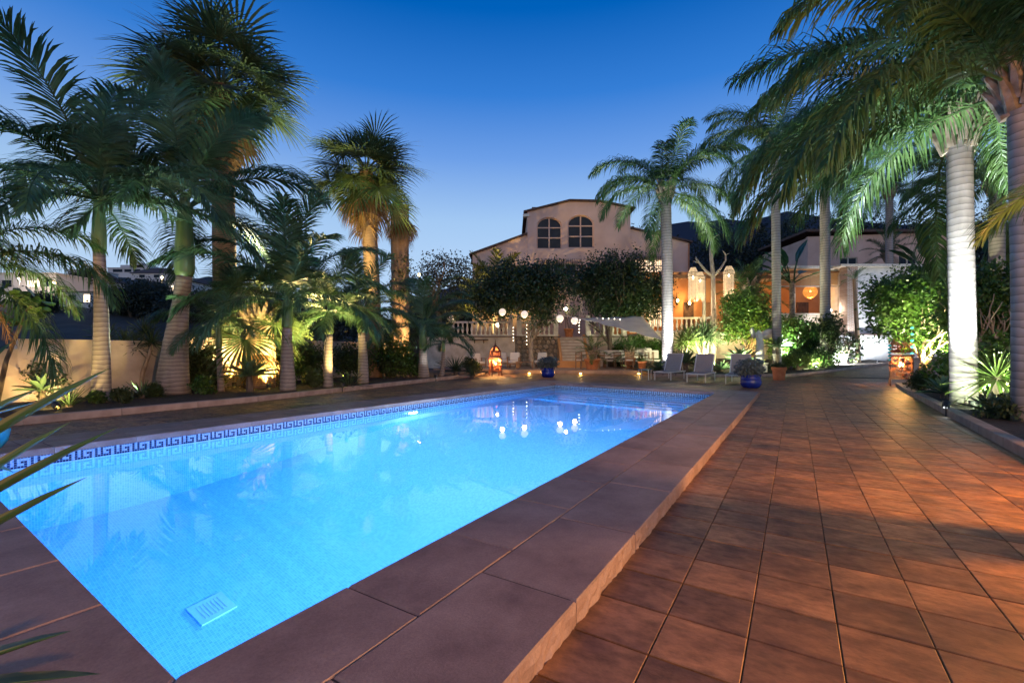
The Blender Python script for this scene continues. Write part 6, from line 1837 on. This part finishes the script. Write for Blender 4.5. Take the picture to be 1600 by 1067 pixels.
for pos_, c_ in ((.17, (.22, .2, .05)), (.24, (.045, .1, .025)), (.5, (.06, .13, .03)), (.76, (.045, .1, .025)), (.83, (.22, .2, .05))):
    x_ = e.new(pos_); x_.color = (*c_, 1)
L2.new(sy.outputs['Y'], ry.inputs['Fac']); L2.new(ry.outputs[0], bs.inputs['Base Color']); bs.inputs['Roughness'].default_value = .38
M['varieg'] = m
YM = yleaf(.75, .8, .04).mesh('leaf', M['varieg'], True)
fy = thing('yucca', 'variegated yucca with long pointed leaves at the lower left', 'plant', YC)
MB().tube([(0, 0, 0), (.02, .02, .5), (0, 0, .82)], [.06, .05, .045], 10).build('stem', M['palebark'], fy)
HC = Vector((0, 0, .8))
tips = [((162, 559), 1.5, -.66), ((48, 593), 1.62, -.62), ((98, 645), 1.58, -.74), ((176, 649), 1.38, -.62), ((128, 727), 1.42, -.63), ((104, 967), 1.46, -.43), ((152, 1031), 1.34, -.2)]
for (tx, ty), d, sl in tips:
    tp = P(tx, ty, d) - YC
    bp_ = P(-150, ty - sl * (tx + 150), 1.5) - YC
    bp_.x = 0; bp_.y = 0
    v = tp - bp_
    o = link('leaf', YM, fy, bp_, rot=v.to_track_quat('X', 'Z').to_euler(), scale=(v.length / .75, 1, 1))
rg = random.Random(31)
for k in range(30):
    az = rg.uniform(.55, 5.5) + .3; el = R(rg.uniform(-25, 80))
    v = Vector((math.cos(az) * math.cos(el), math.sin(az) * math.cos(el), math.sin(el)))
    if v.x > -.15: continue
    link('leaf', YM, fy, HC, rot=v.to_track_quat('X', 'Z').to_euler(), scale=rg.uniform(.7, .95))
# ---- lamps just outside the picture whose warm light rakes the terrace
def bollard(label, loc, h, power, col, size=.06):
    t = thing('bollard_lamp', label, 'lamp', loc, group='bollard lamps in the right bed')
    MB().lathe([(.07, 0), (.07, .03), (.04, .05), (.04, h - .18), (.08, h - .16), (.08, h - .14)], 14).build('post', M['iron'], t)
    MB().lathe([(.05, h - .14), (.05, h - .02)], 14).build('bulb', M['e_warm'], t)
    MB().lathe([(.1, h), (.09, h + .03), (.01, h + .07)], 14).build('cap', M['iron'], t)
    lamp(t, (-.14, 0, h - .07), power, col, size=size)
bollard('bollard lamp in the right bed just outside the picture', Vector((5.0, 2.3, .11)), .95, 520, (1, .42, .1))
palm('young palm beside the bollard lamp at the right', Vector((4.15, 2.5, .11)), 1.9, (.13, .11), 'king', .5, 9, 301, 'ring_king', shaft=.5, emin=-10, boots=False)
rosette('agave', 'spiky plant at the kerb near the bollard lamp', Vector((3.75, 1.9, .11)), .55, 30, 302, TL['spike'], emin=0)
tree('shrub', 'unseen shrub added to block bollard light from the right edge palm', 'shrub', Vector((6.1, 4.1, .11)), .7, .04, [(0, 0, 1.1, .6, .6, 1.0), (.1, .1, 2.0, .5, .5, .7)], 5000, .12, 'shrub', 303, 'bark', .1, stems=3, depth=1)  # added out of view to keep bollard light off the edge palm trunk
t = thing('lamp_post', 'tall garden lamp post behind the viewpoint', 'lamp', Vector((6.4, -5.2, 0)))
MB().lathe([(.12, 0), (.12, .1), (.05, .15), (.045, 3.1), (.08, 3.15)], 14).build('post', M['iron'], t)
MB().lathe([(.06, 3.15), (.15, 3.25), (.16, 3.42), (.06, 3.55)], 16).build('globe', M['e_warm'], t)
lamp(t, (-.2, .25, 3.3), 1900, (1, .48, .22), size=.15)
